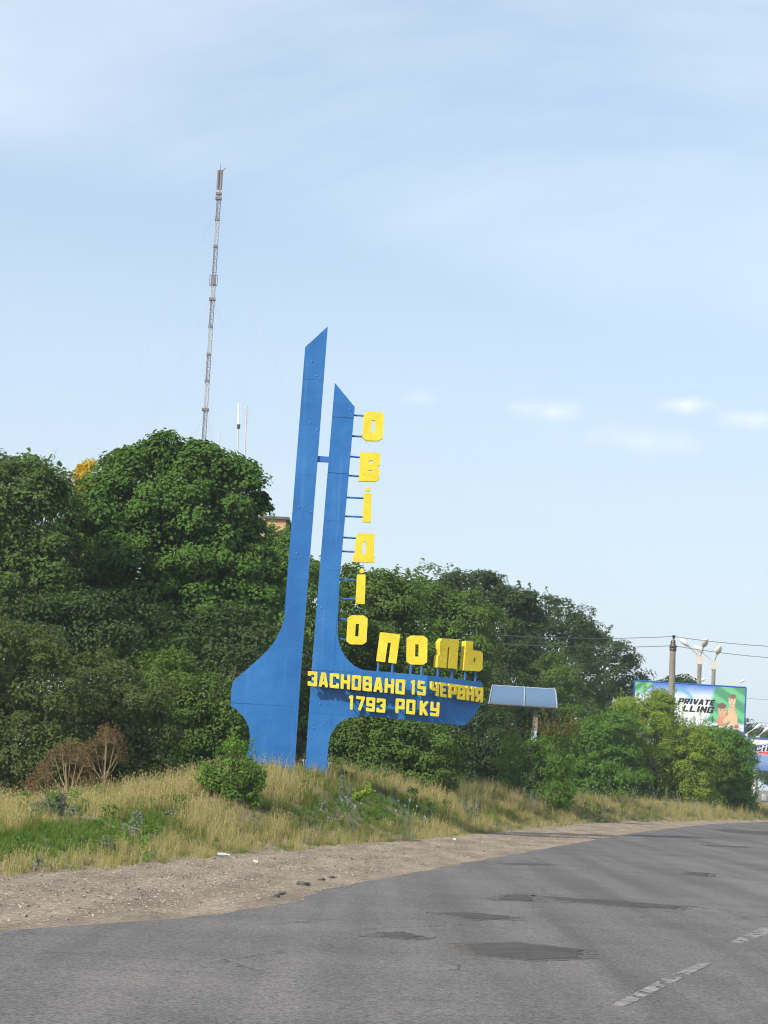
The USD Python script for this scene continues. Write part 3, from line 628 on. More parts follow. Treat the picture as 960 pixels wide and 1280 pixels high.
def grass():
    rng = np.random.default_rng(77)
    N = 260000
    Y = rng.uniform(20, 128, N); X = rng.uniform(-14, 26, N)
    s = (xg(Y) - X) * .97
    edge = .28 * (meshkit.fbm(np.stack([X * 1.3, Y * 1.3, X * 0], -1), 3, 8) - .5) * 4
    clump = meshkit.fbm(np.stack([X * 2.1, Y * 1.4, X * 0], -1), 3, 51)
    keep = (rng.uniform(size=N) < .35 + 1.6 * sm(clump, .36, .62)) & (s > -.05 + edge * .5) & (s < 26) & (np.abs(X) < .165 * Y + 3) & (rng.uniform(size=N) < np.clip((50 / Y)**1.5, 0, 1)) & (s < 30 - .0 * Y)
    X, Y, s = X[keep], Y[keep], s[keep]
    z = zg(X, Y)
    pos = np.stack([X, Y, z], -1)
    n1 = meshkit.fbm(np.stack([X * .35, Y * .22, X * 0], -1), 3, 21)
    n2 = meshkit.fbm(np.stack([X * 1.5, Y * 1.0, X * 0], -1), 3, 33)
    jit = rng.uniform(-.12, .12, len(X))
    # a greener band a little way in from the edge, dry straw further up the bank
    sap = at(292, 990, 45); thi = at(64, 1015, 38)
    g1 = np.exp(-((s - 1.5) / .8)**2) * sm(-X, 2.6, 3.6); g2 = np.exp(-((s - 1.6) / .7)**2) * np.exp(-((Y - 54) / 9)**2)
    green = 1.0 * np.maximum(1.1 * g1, 1.0 * g2) * (.5 + n1) + .2 * (Y > 80) + .8 * (n2 - .5) + jit
    kind = np.where(green > .62, 2, np.where((green > .38) | (s < 1.4) & (n2 > .52) | (n1 + 2 * jit > .66), 1, 0))
    hgt = np.where(kind == 2, .62, np.where(kind == 1, .75, 1.0)) * (.55 + .45 * sm(s, 0, 1.6)) * rng.uniform(.42, .95, len(X))
    for c, rx, ry in ((sap, .75, 2.2), (thi, .75, 1.6)):
        hgt = np.where(((X - c[0]) / rx)**2 + ((Y - c[1] + ry * .7) / ry)**2 < 1, hgt * .45, hgt)
    rot = rng.uniform(0, 2 * np.pi, len(X))
    for k, (nm, lab, m, pr) in enumerate([
            ('dry_grass', 'tall straw-coloured dry grass on the bank', G_dry, [(22, .42, .014, .45, True), (16, .56, .012, .40, True), (24, .34, .016, .75, True), (24, .26, .016, .9, False), (7, .68, .010, .35, True)]),
            ('mixed_grass', 'half dried yellow-green grass along the gravel edge', G_mix, [(26, .38, .015, .6, True), (26, .30, .017, .8, False), (20, .48, .013, .5, True)]),
            ('green_grass', 'bright green grass in patches low on the bank', G_green, [(30, .36, .015, .55, False), (30, .28, .017, .75, False)])]):
        q = kind == k
        protos = [(*tuft(rng, a, h, w, l, hd), m) for a, h, w, l, hd in pr]
        instancer(nm, lab, 'grass', protos, pos[q], rng.integers(0, len(pr), q.sum()), hgt[q], rot[q], 'grass_tuft')

    # broad-leaved weeds growing through the grass
    N = 2600
    Y = rng.uniform(24, 110, N); X = rng.uniform(-12, 22, N); s = (xg(Y) - X) * .97
    c = meshkit.fbm(np.stack([X * .9, Y * .6, X * 0], -1), 3, 63)
    q = (s > .05) & (s < 14) & (np.abs(X) < .165 * Y + 2) & (c > .47) & (rng.uniform(size=N) < np.clip(45 / Y, 0, 1))
    X, Y = X[q], Y[q]
    pr = []
    for k in range(4):
        n = 46; h = rng.uniform(.04, .34 if k % 2 else .2, n); a = rng.uniform(0, 2 * np.pi, n); r = rng.uniform(.02, .17, n) * (1 - .5 * h / .34)
        p = np.stack([np.cos(a) * r, np.sin(a) * r, h], -1); v, f = leaves(rng, p, p * [3, 3, 0] + [0, 0, .5] + rng.normal(0, .3, (n, 3)), .075, .5)
        pr.append((v, f, (L_ash, L_bright, L_grey, L_mid)[k]))
    instancer('low_weeds', 'low broad-leaved weeds scattered through the grass', 'weeds', pr, np.stack([X, Y, zg(X, Y)], -1), rng.integers(0, 4, len(X)), rng.uniform(.6, 1.5, len(X)), rng.uniform(0, 6.28, len(X)), 'weed')


grass()

# ------------------------------------------------------------------ the blue monument
DS = 55.0
Xf = at(534, 870, DS)[0]
FOLD = math.radians(33)
NA = np.array([0, -1.0, 0])
NB = np.array([math.sin(FOLD), -math.cos(FOLD), 0])


def plane_a(px, py):
    d = ray(px, py); return EYE + d * (DS / d[..., 1:2])


PF = np.array([Xf, DS, 0])


def plane_b(px, py):
    d = ray(px, py); t = ((PF - EYE) @ NB) / (d @ NB); return EYE + d * t[..., None]


def slab(poly, plane, nrm, front, thick, proud=0.0):
    """a shapely polygon in photo pixels becomes a solid of real size: its front stands 'front' metres before the plane"""
    geoms = getattr(poly, 'geoms', [poly]); out = []
    for g_ in geoms:
        if g_.geom_type != 'Polygon' or g_.area < .02: continue
        m = trimesh.creation.extrude_polygon(g_, 1.0, engine='earcut')
        v = np.array(m.vertices)
        w = plane(v[:, 0], v[:, 1]) + nrm * (front - (1 - v[:, 2:3]) * thick)
        m = trimesh.Trimesh(w, m.faces, process=False)
        if m.volume < 0: m.invert()
        out.append(m)
    return trimesh.util.concatenate(out)


pyl_l = Polygon([(381.4, 434), (409.5, 408), (396, 585), (376.7, 830), (366.8, 980), (308, 980), (307.5, 947), (308.5, 943), (311.7, 931.7), (312.5, 920), (310.8, 908.3), (305, 896.7), (296.7, 888), (288.3, 882.8), (288.6, 868), (290.8, 852), (308, 837), (328, 819), (337, 810), (345, 799), (351.5, 785), (355, 773)])
pyl_r = Polygon([(418.5, 478.3), (443.4, 508.5), (424.7, 720), (422, 778.3), (421.7, 792), (424, 804.6), (427, 813), (431.5, 820.6), (437, 827), (443, 832.3), (449, 835.5), (455, 837.5),
                 (455, 895.2), (444.6, 896), (436, 897.3), (430, 899.6), (424, 903.5), (419.8, 908), (415, 915), (412.5, 921), (410.8, 928), (410.2, 936), (409, 947), (408, 982), (379.9, 982), (390, 830)])
arm_a = Polygon([(455, 837.5), (534, 844.3), (534, 902.6), (485, 897.7), (455, 895.2)])
arm_b = Polygon([(534, 844.3), (545, 845.2), (603, 852.8), (601.5, 879.5), (597, 888), (590, 898), (580.5, 907), (534, 902.6)])
base = plane_a(np.array([360.]), np.array([956.]))[0]
sign = thing('town_monument', 'blue sheet-metal town name monument with two pylons and yellow letters', 'monument', (base[0], base[1], float(zg(base[0], base[1]))))
rs = np.random.default_rng(3)


def panels(poly, cuts, name, plane, nrm, thick, vcut=None):
    """separate sheets with a fine open joint between them over a slightly smaller core"""
    obj('core', slab(poly.buffer(-.55, join_style=2), plane, nrm, -.012, thick - .024), BLUE2, sign)
    cuts = sorted(cuts)
    lo = [300] + cuts; hi = cuts + [1000]
    for a, b in zip(lo, hi):
        piece = poly.intersection(Polygon([(200, a + .03 + 200 * -.06), (700, a + .03 + 700 * -.06 + 60), (700, b - .03 + 700 * -.06 + 60), (200, b - .03 - 12)]))
        bits = [piece]
        if vcut is not None and piece.intersects(LineString(vcut)) and not piece.is_empty:
            bits = list(shapely.ops.split(piece, LineString(vcut)).geoms)
        for piece in bits:
            if piece.is_empty or piece.area < 4: continue
            piece = piece.buffer(-.03, join_style=2)
            m = slab(piece, plane, nrm, rs.uniform(0, .006), thick)
            c = m.centroid
            m.apply_transform(trimesh.transformations.rotation_matrix(rs.normal(0, .004), [1, 0, 0], c)); m.apply_transform(trimesh.transformations.rotation_matrix(rs.normal(0, .006), [0, 0, 1], c))
            obj(name, m, BLUE, sign)


panels(pyl_l, [475, 532, 594, 640, 700, 757, 810, 885], 'pylon_sheet', plane_a, NA, .22, vcut=[(330, 960), (348, 820), (354, 776), (359, 700)])
panels(pyl_r, [520, 590, 650, 712, 770, 838, 892], 'pylon_sheet', plane_a, NA, .22, vcut=[(413.8, 990), (415, 896), (417, 838), (426, 700)])
obj('arm_sheet', slab(arm_a.buffer(-.06, join_style=2), plane_a, NA, .004, .22), BLUE, sign)
obj('arm_sheet', slab(arm_b.buffer(-.06, join_style=2), plane_b, NB, .0, .16), BLUE, sign, label='folded back right end of the arm')
obj('tie_bar', slab(Polygon([(396.5, 569.5), (413.5, 570.5), (413, 577.5), (396, 576.5)]), plane_a, NA, -.05, .10), BLUE2, sign)
# rivets and dents' bolts
for (px, py) in [(397, 538), (390, 452), (396, 470), (371, 692), (374, 634), (389, 640), (388, 528), (405, 905), (400, 880), (393, 910), (438, 512), (402, 760)]:
    c = plane_a(np.array([px]), np.array([py]))[0]; m = trimesh.creation.icosphere(1, .03); m.vertices[:, 1] *= .5; m.apply_translation(c)
    obj('bolt', m, BLUE2, sign)

s_, LL, RR, TT, BB, MM = .33, .165, .835, .165, 1.335, .75
ring = lambda x0, y0, x1, y1: [(x0, y0), (x1, y0), (x1, y1), (x0, y1), (x0, y0), (x1, y0)]
GL = {'З': [[(LL, .5), (LL, TT), (RR, TT), (RR, MM), (.45, MM)], [(RR, MM), (RR, BB), (LL, BB), (LL, 1.02)]],
      'А': [[(LL - .02, 1.5), (.40, .17), (.60, .17), (RR + .02, 1.5)], [(.25, 1.08), (.75, 1.08)]],
      'С': [[(RR, .52), (RR, TT), (LL, TT), (LL, BB), (RR, BB), (RR, .98)]], 'Н': [[(LL, 0), (LL, 1.5)], [(RR, 0), (RR, 1.5)], [(LL, MM), (RR, MM)]],
      'О': [ring(LL, TT, RR, BB)], 'В': [ring(LL, TT, RR - .04, MM), ring(LL, MM, RR, BB)], '1': [[(.5, 0), (.5, 1.5)], [(.5, .17), (.2, .3)]],
      '5': [[(RR, TT), (LL, TT), (LL, .7), (RR, .7), (RR, BB), (LL, BB), (LL, 1.08)]], 'Ч': [[(LL, 0), (LL, .8), (RR, .8)], [(RR, 0), (RR, 1.5)]],
      'Е': [[(RR, TT), (LL, TT), (LL, BB), (RR, BB)], [(LL, MM), (.75, MM)]], 'Р': [[(LL, 0), (LL, 1.5)], ring(LL, TT, RR, .9)],
      'Я': [[(RR, 0), (RR, 1.5)], ring(LL, TT, RR, .85), [(.62, .85), (LL, 1.5)]], '7': [[(0, TT), (RR, TT), (.42, 1.5)]],
      '9': [ring(LL, TT, RR, .8), [(RR, .8), (RR, BB), (LL, BB), (LL, 1.1)]], 'К': [[(LL, 0), (LL, 1.5)], [(LL, .86), (RR, 0)], [(LL + .1, .62), (RR, 1.5)]],
      'У': [[(LL, 0), (LL, .8), (RR, .8)], [(RR, 0), (RR, BB), (LL, BB), (LL, 1.15)]]}
GL['3'] = GL['З']; GL['P'] = GL['Р']; GL['E'] = GL['Е']; GL['A'] = GL['А']; GL['I'] = [[(.5, 0), (.5, 1.5)]]; GL['T'] = [[(0, TT), (1, TT)], [(.5, 0), (.5, 1.5)]]; GL['L'] = [[(LL, 0), (LL, BB), (1, BB)]]
GL['R'] = [[(LL, 0), (LL, 1.5)], ring(LL, TT, RR, .8), [(.4, .8), (RR, 1.5)]]; GL['V'] = [[(LL - .02, 0), (.42, 1.33), (.58, 1.33), (RR + .02, 0)]]; GL['N'] = [[(LL, 1.5), (LL, 0)], [(LL, .1), (RR, 1.4)], [(RR, 0), (RR, 1.5)]]; GL['G'] = [[(RR, .5), (RR, TT), (LL, TT), (LL, BB), (RR, BB), (RR, .85), (.5, .85)]]
GL['м'] = [[(LL, 1.5), (LL, .5), (.5, 1.2), (RR, .5), (RR, 1.5)]]; GL['і'] = [[(.5, .5), (.5, 1.5)], [(.5, .0), (.5, .3)]]


def glyph(ch):
    sh = unary_union([LineString(p).buffer(s_ / 2, cap_style=2, join_style=2) for p in GL[ch]])
    sh = sh.intersection(sbox(-.02, 0, 1.02, 1.5))
    sh = sh.buffer(-.09, join_style=2).buffer(.09, join_style=1, quad_segs=2)
    return sh


def quad_map(shape, q, w, h):
    q = np.array(q, float)

    def f(xy):
        u, v = xy[:, 0:1] / w, xy[:, 1:2] / h
        return (q[0] * (1 - u) + q[1] * u) * (1 - v) + (q[3] * (1 - u) + q[2] * u) * v
    return shapely.transform(shape, f)


def text(word, q, plane, nrm, off=.26, adv=None):
    adv = adv or [(.62 if c == '1' else 1.0) for c in word]
    gap = .17; total = sum(adv) + gap * (len(word) - 1); x = 0
    for c, a in zip(word, adv):
        if c == ' ':
            x += a + gap; continue
        sh = shapely.affinity.translate(glyph(c), x - (.19 if c == '1' else 0), 0)
        sh = shapely.segmentize(quad_map(sh, q, total, 1.5), 2)
        o = obj('letter', slab(sh, plane, nrm, off, .07), YEL, sign, label=f'small yellow {"figure" if c.isdigit() else "letter"} {c} of the founding inscription')
        cx, cy = np.array(sh.bounds)[[0, 2]].mean(), np.array(sh.bounds)[[1, 3]].mean()
        pins = []
        for dy in (-5, 5):
            p = plane(np.array([cx]), np.array([cy + dy]))[0]
            pins.append(tube([p + nrm * (off - .05), p - nrm * .01], .012, 5))
        obj('mounting_pin', pins, BLUE2, o)
        x += a + gap


text('ЗАСНОВАНО', [(385.3, 839.3), (506.5, 850.3), (505.5, 868.8), (385, 857.6)], plane_a, NA, .30)
text('15', [(513.6, 850.2), (532.4, 852.2), (531.4, 870), (512.8, 868.4)], plane_a, NA, .30)
text('ЧЕРВНЯ', [(534.4, 851.6), (599.4, 859.7), (598.6, 878.3), (534.4, 869.2)], plane_b, NB, .16)
text('1793', [(436.4, 869.2), (482.2, 874.2), (481.2, 891.6), (435.8, 887)], plane_a, NA, .30)
text('РО', [(494.6, 873.4), (519.2, 875.4), (518.4, 893.6), (494, 891.6)], plane_a, NA, .30)
text('КУ', [(524.6, 876), (549.3, 878.4), (548.3, 896), (524, 894.2)], plane_a, NA, .30)

oct_ = lambda c: Polygon([(c, 0), (1 - c, 0), (1, c * .72), (1, 1.5 - c * .72), (1 - c, 1.5), (c, 1.5), (0, 1.5 - c * .72), (0, c * .72)])
BIG = {'О': oct_(.2).difference(sbox(.42, .45, .58, 1.08)),
       'В': Polygon([(0, 0), (.85, 0), (1, .12), (1, .62), (.86, .75), (1, .88), (1, 1.36), (.85, 1.5), (0, 1.5)]).difference(unary_union([Polygon([(.44, .46), (.52, .40), (.64, .42), (.64, .52), (.44, .52)]), Polygon([(.44, .95), (.52, .90), (.64, .92), (.64, 1.02), (.44, 1.02)])])),
       'і': sbox(0, 0, 1, 1.5), 'Д': Polygon([(.10, .12), (.22, 0), (1, 0), (1, 1.16), (1.04, 1.16), (1.03, 1.5), (0, 1.5), (0, 1.16), (.07, 1.14)]).difference(sbox(.44, .44, .60, 1.08)),
       'П': Polygon([(0, 0), (1, 0), (1, 1.5), (.60, 1.5), (.60, .48), (.45, .48), (.45, 1.5), (0, 1.5)]),
       'Л': Polygon([(.14, .0), (1, 0), (1, 1.5), (.56, 1.5), (.56, .44), (.46, .44), (.46, 1.5), (0, 1.5), (0, .9), (.08, .86), (.03, .20)]),
       'Ь': Polygon([(0, 0), (.42, 0), (.42, .45), (.86, .45), (1, .58), (1, 1.38), (.86, 1.5), (0, 1.5)]).difference(sbox(.50, .84, .62, 1.06))}


def big(c, q, plane, nrm, depth, name):
    sh = quad_map(BIG[c], q, 1.0, 1.5)
    m = [slab(sh, plane, nrm, 0.0, depth)]
    return m


COL = [('О', [(455, 514), (480.3, 515), (478.2, 551), (452.8, 550.6)], [518.5, 544.5]), ('В', [(450.2, 565.3), (476, 566), (473.8, 602), (448.4, 601.5)], [570.3, 594]),
       ('і', [(454.8, 616), (464.8, 616.5), (463.4, 652.7), (453, 652.2)], [621.5, 645]), ('Д', [(443, 666.3), (467.9, 666.7), (467.2, 703), (440.3, 702.5)], [671.5, 688.7]),
       ('і', [(446.1, 718), (457, 718), (456, 755), (444.3, 754.6)], [724, 748]), ('О', [(434.8, 768.6), (459.9, 769.5), (457.9, 806), (432.6, 805)], [773.5, 798.5])]
DOT = {2: (460, 611.3), 4: (452.3, 713.6)}
NTH = ['first', 'second', 'third', 'fourth', 'fifth', 'sixth']
for k, (c, q, bars) in enumerate(COL):
    m = big(c, q, plane_a, NA, .12, c)
    o = obj('letter', m, YEL, sign, label=f'large yellow letter {c.upper()}, {NTH[k]} from the top of the column')
    if k in DOT:
        obj('letter_dot', slab(Point(DOT[k]).buffer(3.1, quad_segs=4).intersection(sbox(0, 0, 900, DOT[k][1] + 2.4)), plane_a, NA, 0, .12), YEL, o)
    xr_edge = lambda y: np.interp(y, [508, 720, 778, 805], [443.4, 424.7, 422, 424])
    for y in bars:
        xe = q[0][0] + (q[3][0] - q[0][0]) * (y - q[0][1]) / (q[3][1] - q[0][1])
        a = plane_a(np.array([xr_edge(y) - 2.5]), np.array([y - .2]))[0] + [0, .08, 0]; b = plane_a(np.array([xe + 3]), np.array([y + .9]))[0] + [0, .08, 0]
        obj('bracket', tube([a, b], .024, 6), BLUE2, sign)
for c, q, pl, nr, dep, legs in [('П', [(475, 790), (500.3, 793), (495.3, 829.5), (470, 826.3)], plane_a, NA, .12, [(472.6, 827, 838.2), (490.5, 829, 840)]),
                                ('О', [(508.3, 794.2), (534.5, 794.8), (533.8, 831.2), (507.8, 830.3)], plane_a, NA, .12, [(513.3, 830.5, 842.3), (527, 831, 843.5)]),
                                ('Л', [(549.5, 797.8), (573.8, 799.2), (571.3, 836), (546.7, 834.2)], plane_b, NB, .17, [(549, 834, 846), (566.5, 835.5, 848.5)]),
                                ('Ь', [(582.7, 801.2), (604.2, 803), (603, 839.4), (579.4, 838)], plane_b, NB, .17, [(583, 838, 850.5), (596, 839, 852)])]:
    o = obj('letter', big(c, q, pl, nr, dep, c), YEL, sign, label=f'large yellow letter {c} standing on the arm')
    for (x, y0, y1) in legs:
        a = pl(np.array([x + .5]), np.array([y0 - 2.]))[0] - nr * .06; b = pl(np.array([x - .3]), np.array([y1 + 2.]))[0] - nr * .06
        obj('bracket', tube([a, b], .03, 6), BLUE2, sign)

# ------------------------------------------------------------------ mast, antennas
def lattice(p0, p1, w, n, side=3):
    """triangular lattice between two points: legs and zig-zag braces"""
    ang = np.arange(3) * 2 * np.pi / 3 + .35
    ring_ = np.stack([np.cos(ang), np.sin(ang), 0 * ang], 1) * w / math.sqrt(3)
    out = [tube([p0 + ring_[k], p1 + ring_[k]], .035, 4, False) for k in range(3)]
    for i in range(n):
        a, b = p0 + (p1 - p0) * i / n, p0 + (p1 - p0) * (i + 1) / n
        for k in range(3):
            out.append(tube([a + ring_[k], b + ring_[(k + 1) % 3]], .022, 3, False)); out.append(tube([b + ring_[k], b + ring_[(k + 1) % 3]], .022, 3, False))
    return trimesh.util.concatenate(out)


DM = 250.0
mb = at(241, 790, DM); mb[2] = float(zg(mb[0], mb[1]))
mast = thing('radio_mast', 'tall thin guyed lattice radio mast in faded red and white', 'mast', mb)
axis = lambda py: at(275.5 - (py - 212) * (275.5 - 255) / (540 - 212), py, DM)
marks = [(700, 540), (540, 512), (512, 476), (476, 443), (443, 408), (408, 374), (374, 349), (349, 308), (308, 274), (274, 248)]
obj('lattice_section', lattice(mb, axis(700), .45, 18), MASTRED, mast)
for k, (a, b) in enumerate(marks):
    pa, pb = axis(a), axis(b); n = max(4, int(np.linalg.norm(pb - pa) / .62))
    o = obj('lattice_section', lattice(pa, pb, .40, n), MASTWHITE if k in (2, 4, 6, 8) else MASTRED, mast)
for py, w in ((512, .72), (476, .5), (443, .46), (408, .46), (374, .66), (308, .48), (274, .48), (248, .66)):
    obj('platform', bx(axis(py), (w, w, .28)), MASTRED, mast)
obj('equipment_box', bx(axis(351), (.5, .5, .8)), MASTRED, mast)
obj('equipment_frame', [tube([axis(357) + [s * .40, 0, 0], axis(344) + [s * .40, 0, 0]], .03, 4) for s in (-1, 1)] + [bx(axis(py), (.85, .07, .07)) for py in (357, 344)], MASTRED, mast)
obj('antenna_neck', tube([axis(250), axis(236)], .16, 6), MASTWHITE, mast)
obj('neck_ring', bx(axis(242), (.62, .62, .25)), MASTRED, mast)
for dx, dy in ((-.17, -.1), (.17, -.1), (0, .2)):
    obj('panel_antenna', tube([axis(237) + [dx, dy, 0], axis(213) + [dx, dy, 0]], .15, 6), MASTRED, mast)
obj('lightning_rod', tube([axis(214), axis(202)], [.04, .015], 4), MASTRED, mast)
obj('side_arm', tube([axis(215), axis(213) + [.55, 0, .25]], .05, 4), MASTRED, mast)
for py, span in ((262, 28), (370, 22), (512, 14)):
    for ang in (200, 215, 325, 338, 90):
        a = axis(py); e = np.array([mb[0] + span * math.cos(math.radians(ang)), mb[1] + span * math.sin(math.radians(ang)), 0])
        e[2] = float(zg(e[0], e[1]))
        obj('guy_wire', tube([a, a * .5 + e * .5 - [0, 0, .6], e], .007, 3, False), GALV, mast)


def at_foot(px, py_top, Y, py_low=600):
    a, b = at(px[0], py_top, Y), at(px[1], py_low, Y)
    return a, b


a1 = at(298.5, 504, 190); f1 = np.array([at(296, 700, 190)[0], 190, 0]); f1[2] = zg(f1[0], f1[1])
an = thing('antenna', 'white whip antenna on a thin pole above the treetops', 'antenna', f1)
j = at(298.3, 532, 190); obj('pole', tube([f1, j], [.09, .06], 6), GALV, an); obj('whip', tube([j, a1], .085, 6), WHITE, an); obj('clamp', tube([j - [0, 0, .25], j + [0, 0, .1]], .15, 6), INSUL, an)
a2 = at(308.5, 508, 190); f2 = np.array([at(305, 700, 190)[0], 190, 0]); f2[2] = zg(f2[0], f2[1])
an = thing('antenna', 'stacked dipole antenna right of the white whip', 'antenna', f2)
obj('pole', tube([f2, a2], [.08, .05], 6), GALV, an)
for k in range(4):
    c = at(308.3 - k * .45, 510.5 + k * 5.6, 190)
    obj('dipole', [tube([c + [-.02, 0, -.16], c + [-.26, 0, 0], c + [-.02, 0, .16]], .03, 4), tube([c + [.02, 0, -.16], c + [.26, 0, 0], c + [.02, 0, .16]], .03, 4)], GALV, an)
a3 = at(275, 539, 190); f3 = np.array([at(277, 700, 190)[0], 190, 0]); f3[2] = zg(f3[0], f3[1])
an = thing('antenna', 'thin grey rod antenna closest to the mast', 'antenna', f3)
obj('pole', tube([f3, a3], [.07, .035], 5), GALV, an)

# ------------------------------------------------------------------ brick building behind the trees
bR = at(357.5, 655, 112); top = bR[2] + .2
bl = thing('brick_building', 'orange brick apartment block showing its top behind the maple', 'building', (bR[0] - 2.5, 118, 0))
x1, x0, y0, y1 = bR[0], bR[0] - 5, 112.0, 124.0
zb = float(zg(x0, y0)) - .2
obj('wall', [bx(((x0 + x1) / 2, y0 + .15, (zb + top) / 2), (x1 - x0, .3, top - zb)), bx(((x0 + x1) / 2, y1 - .15, (zb + top) / 2), (x1 - x0, .3, top - zb)), bx((x0 + .15, (y0 + y1) / 2, (zb + top) / 2), (.3, y1 - y0 - .6, top - zb))], BRICK, bl)
obj('side_wall', bx((x1 + .35, (y0 + y1) / 2 + .4, (zb + top) / 2 - .25), (.7, y1 - y0 - .6, top - zb - .5)), RENDER, bl)
for k in range(2):
    obj('brick_pier', bx((x1 - 1.2 - 3 * k, y0 - .06, (zb + top) / 2), (.45, .12, top - zb)), BRICK, bl)
obj('roof', bx(((x0 + x1) / 2, (y0 + y1) / 2, top + .06), (x1 - x0 + .3, y1 - y0 + .3, .12)), ROOFING, bl)
for k in range(1):
    for q in range(4):
        w = obj('window', bx((x1 - 2.7 - 3 * k, y0 - .005, top - 2.2 - 2.9 * q), (1.4, .06, 1.4)), WHITE, bl)
        obj('pane', bx((x1 - 2.7 - 3 * k, y0 - .04, top - 2.2 - 2.9 * q), (1.2, .03, 1.2)), GLASSY, w)

# ------------------------------------------------------------------ bus shelter canopy
DC = 85.0
POLY = usdkit.material(stage, '/World/Looks/blue_polycarbonate', {'g': ('geometry', {}), 'w': ('wave_texture', {'scale': 9.0, 'bands_direction': 'x'}), 'mx': ('mix_color', {'a': (.13, .225, .37), 'b': (.15, .25, .40)}),
     'p': ('principled_bsdf', {'roughness': .5, 'specular_ior_level': .3}), 't': ('translucent_bsdf', {'color': (.15, .3, .6)}), 'm': ('mix_closure', {'fac': .3})},
     [('g.position', 'w.vector'), ('w.fac', 'mx.fac'), ('mx.result', 'p.base_color'), ('p.BSDF', 'm.closure1'), ('t.BSDF', 'm.closure2')], surface='m.closure')
FRAME = mat('grey_blue_frame', (.26, .30, .36), (.32, .36, .42), 3, .6)
tl, tr_, bl_, br_ = at(616, 856.5, DC + .75), at(692.5, 861.5, DC + .75), at(611, 880, DC), at(696, 885.5, DC)
gc = at(655, 985, DC)
sh = thing('bus_shelter', 'blue curved shelter roof on a pale post behind the shrubs', 'shelter', (gc[0], gc[1], float(zg(gc[0], gc[1]))))


def roofpt(u, v):
    low = bl_ * (1 - u) + br_ * u; hi = tl * (1 - u) + tr_ * u; a = v * np.pi / 2
    return np.array([low[0] + (hi[0] - low[0]) * v, low[1] + (hi[1] - low[1]) * (1 - math.cos(a)), low[2] + (hi[2] - low[2]) * math.sin(a)])


for (u0, u1) in ((.012, .50), (.53, .985)):
    V = []
    for i in range(10):
        for u in (u0, u1): V.append(roofpt(u, i / 9))
    V = np.array(V); Fc = []
    for i in range(9):
        Fc += [(2 * i, 2 * i + 1, 2 * i + 3), (2 * i, 2 * i + 3, 2 * i + 2)]
    m = trimesh.Trimesh(V, Fc, process=False); m2 = m.copy(); m2.vertices += [0, .012, -.012]; m2.invert()
    obj('roof_panel', [m, m2], POLY, sh, smooth=True)
for u in (0, .515, 1):
    obj('roof_rib', tube([roofpt(u, v) + [0, -.01, .01] for v in np.linspace(0, 1, 9)], .028 if u else .022, 5), FRAME, sh)
obj('roof_rail', tube([roofpt(0, 1), roofpt(1, 1)], .022, 5), FRAME, sh); obj('roof_rail', tube([roofpt(0, 0), roofpt(1, 0)], .035, 5), BARK, sh)
pt, pm, pb_ = at(671, 884, DC + .4), at(667.5, 912, DC + .4), at(660, 990, DC + .4)
obj('post', bx((pt + pm) / 2, (.17, .17, pt[2] - pm[2] + .1)), CONC, sh)
pz = float(zg(pm[0], pm[1]))
obj('post_base', bx((pm[0], pm[1], (pm[2] + pz) / 2 - .05), (.19, .19, pm[2] - pz)), mat('pale_blue_paint', (.35, .48, .66), (.42, .52, .68), 3, .6), sh)
obj('back_beam', tube([roofpt(0, 1) + [0, .03, -.05], roofpt(1, 1) + [0, .03, -.05]], .05, 5), BARK, sh)
obj('bracket_arm', tube([pt - [0, 0, .1], roofpt(.66, .55) + [0, .02, -.04]], .04, 5), GALV, sh)

# ------------------------------------------------------------------ power pole and wires
DP = 121.0
pt = at(841, 812, DP); pf = np.array([at(836, 990, DP)[0], DP, 0]); pf[2] = zg(pf[0], pf[1])
pole = thing('power_pole', 'round concrete power pole with dark insulators at its top', 'pole', pf)
obj('shaft', tube([pf - [0, 0, .3], pt], [.2, .15], 12), CONC, pole, smooth=40)
for k, (py, r) in enumerate(((812, .19), (808.5, .20), (803, .13))):
    c = at(841.3, py, DP); obj('insulator', tube([c - [0, 0, .09], c, c + [0, 0, .09]], [r * .8, r, r * .8], 10), INSUL, pole)
obj('cap', tube([at(841.2, 807, DP), at(841.8, 800, DP)], [.15, .09], 10), INSUL, pole)
c = at(842.2, 795.5, DP); obj('top_insulator', tube([c - [0, 0, .16], c - [0, 0, .05], c, c + [0, 0, .07]], [.05, .06, .11, .05], 8), INSUL, pole)


def wire(pts, r=.014):
    p = np.array([at(x, y, Y) for x, y, Y in pts]); out = []
    for a, b in zip(p[:-1], p[1:]):
        t = np.linspace(0, 1, 17)[:, None]
        out.append(tube(a * (1 - t) + b * t - np.array([0, 0, 1]) * .25 * 4 * t * (1 - t), r, 4, False))
    return trimesh.util.concatenate(out)


for y0_, y1_, y2_, lab in ((786, 795.5, 802, 'upper power line over the trees beside the letters'), (796, 807, 819, 'lower power line crossing the pole below its top'), ):
    o = obj('power_line', wire([(480, y0_ - 4, 88), (841.5, y1_, DP), (1080, y2_ + 6, 128)]), WIRE); tag(o, lab, 'wire')
for ya, yb, lab in ((868, 872, 'faint wire in the sky right of the large billboard'), (896.5, 902, 'lowest faint wire in the sky beside the billboard')):
    o = obj('power_line', wire([(860, ya - 3, 190), (1080, yb + 6, 190)], .01), WIRE); tag(o, lab, 'wire')

# ------------------------------------------------------------------ street lamps
DL = 140.0


def lamp_head(c, d, L=.78):
    """egg shaped luminaire: housing on top, glass bowl beneath, pointing along d"""
    m = trimesh.creation.icosphere(2); m.vertices *= [L / 2, .19, .15]
    m.vertices[:, 1:] *= (1 - .35 * np.clip(-m.vertices[:, :1] / (L / 2), 0, 1))
    return m


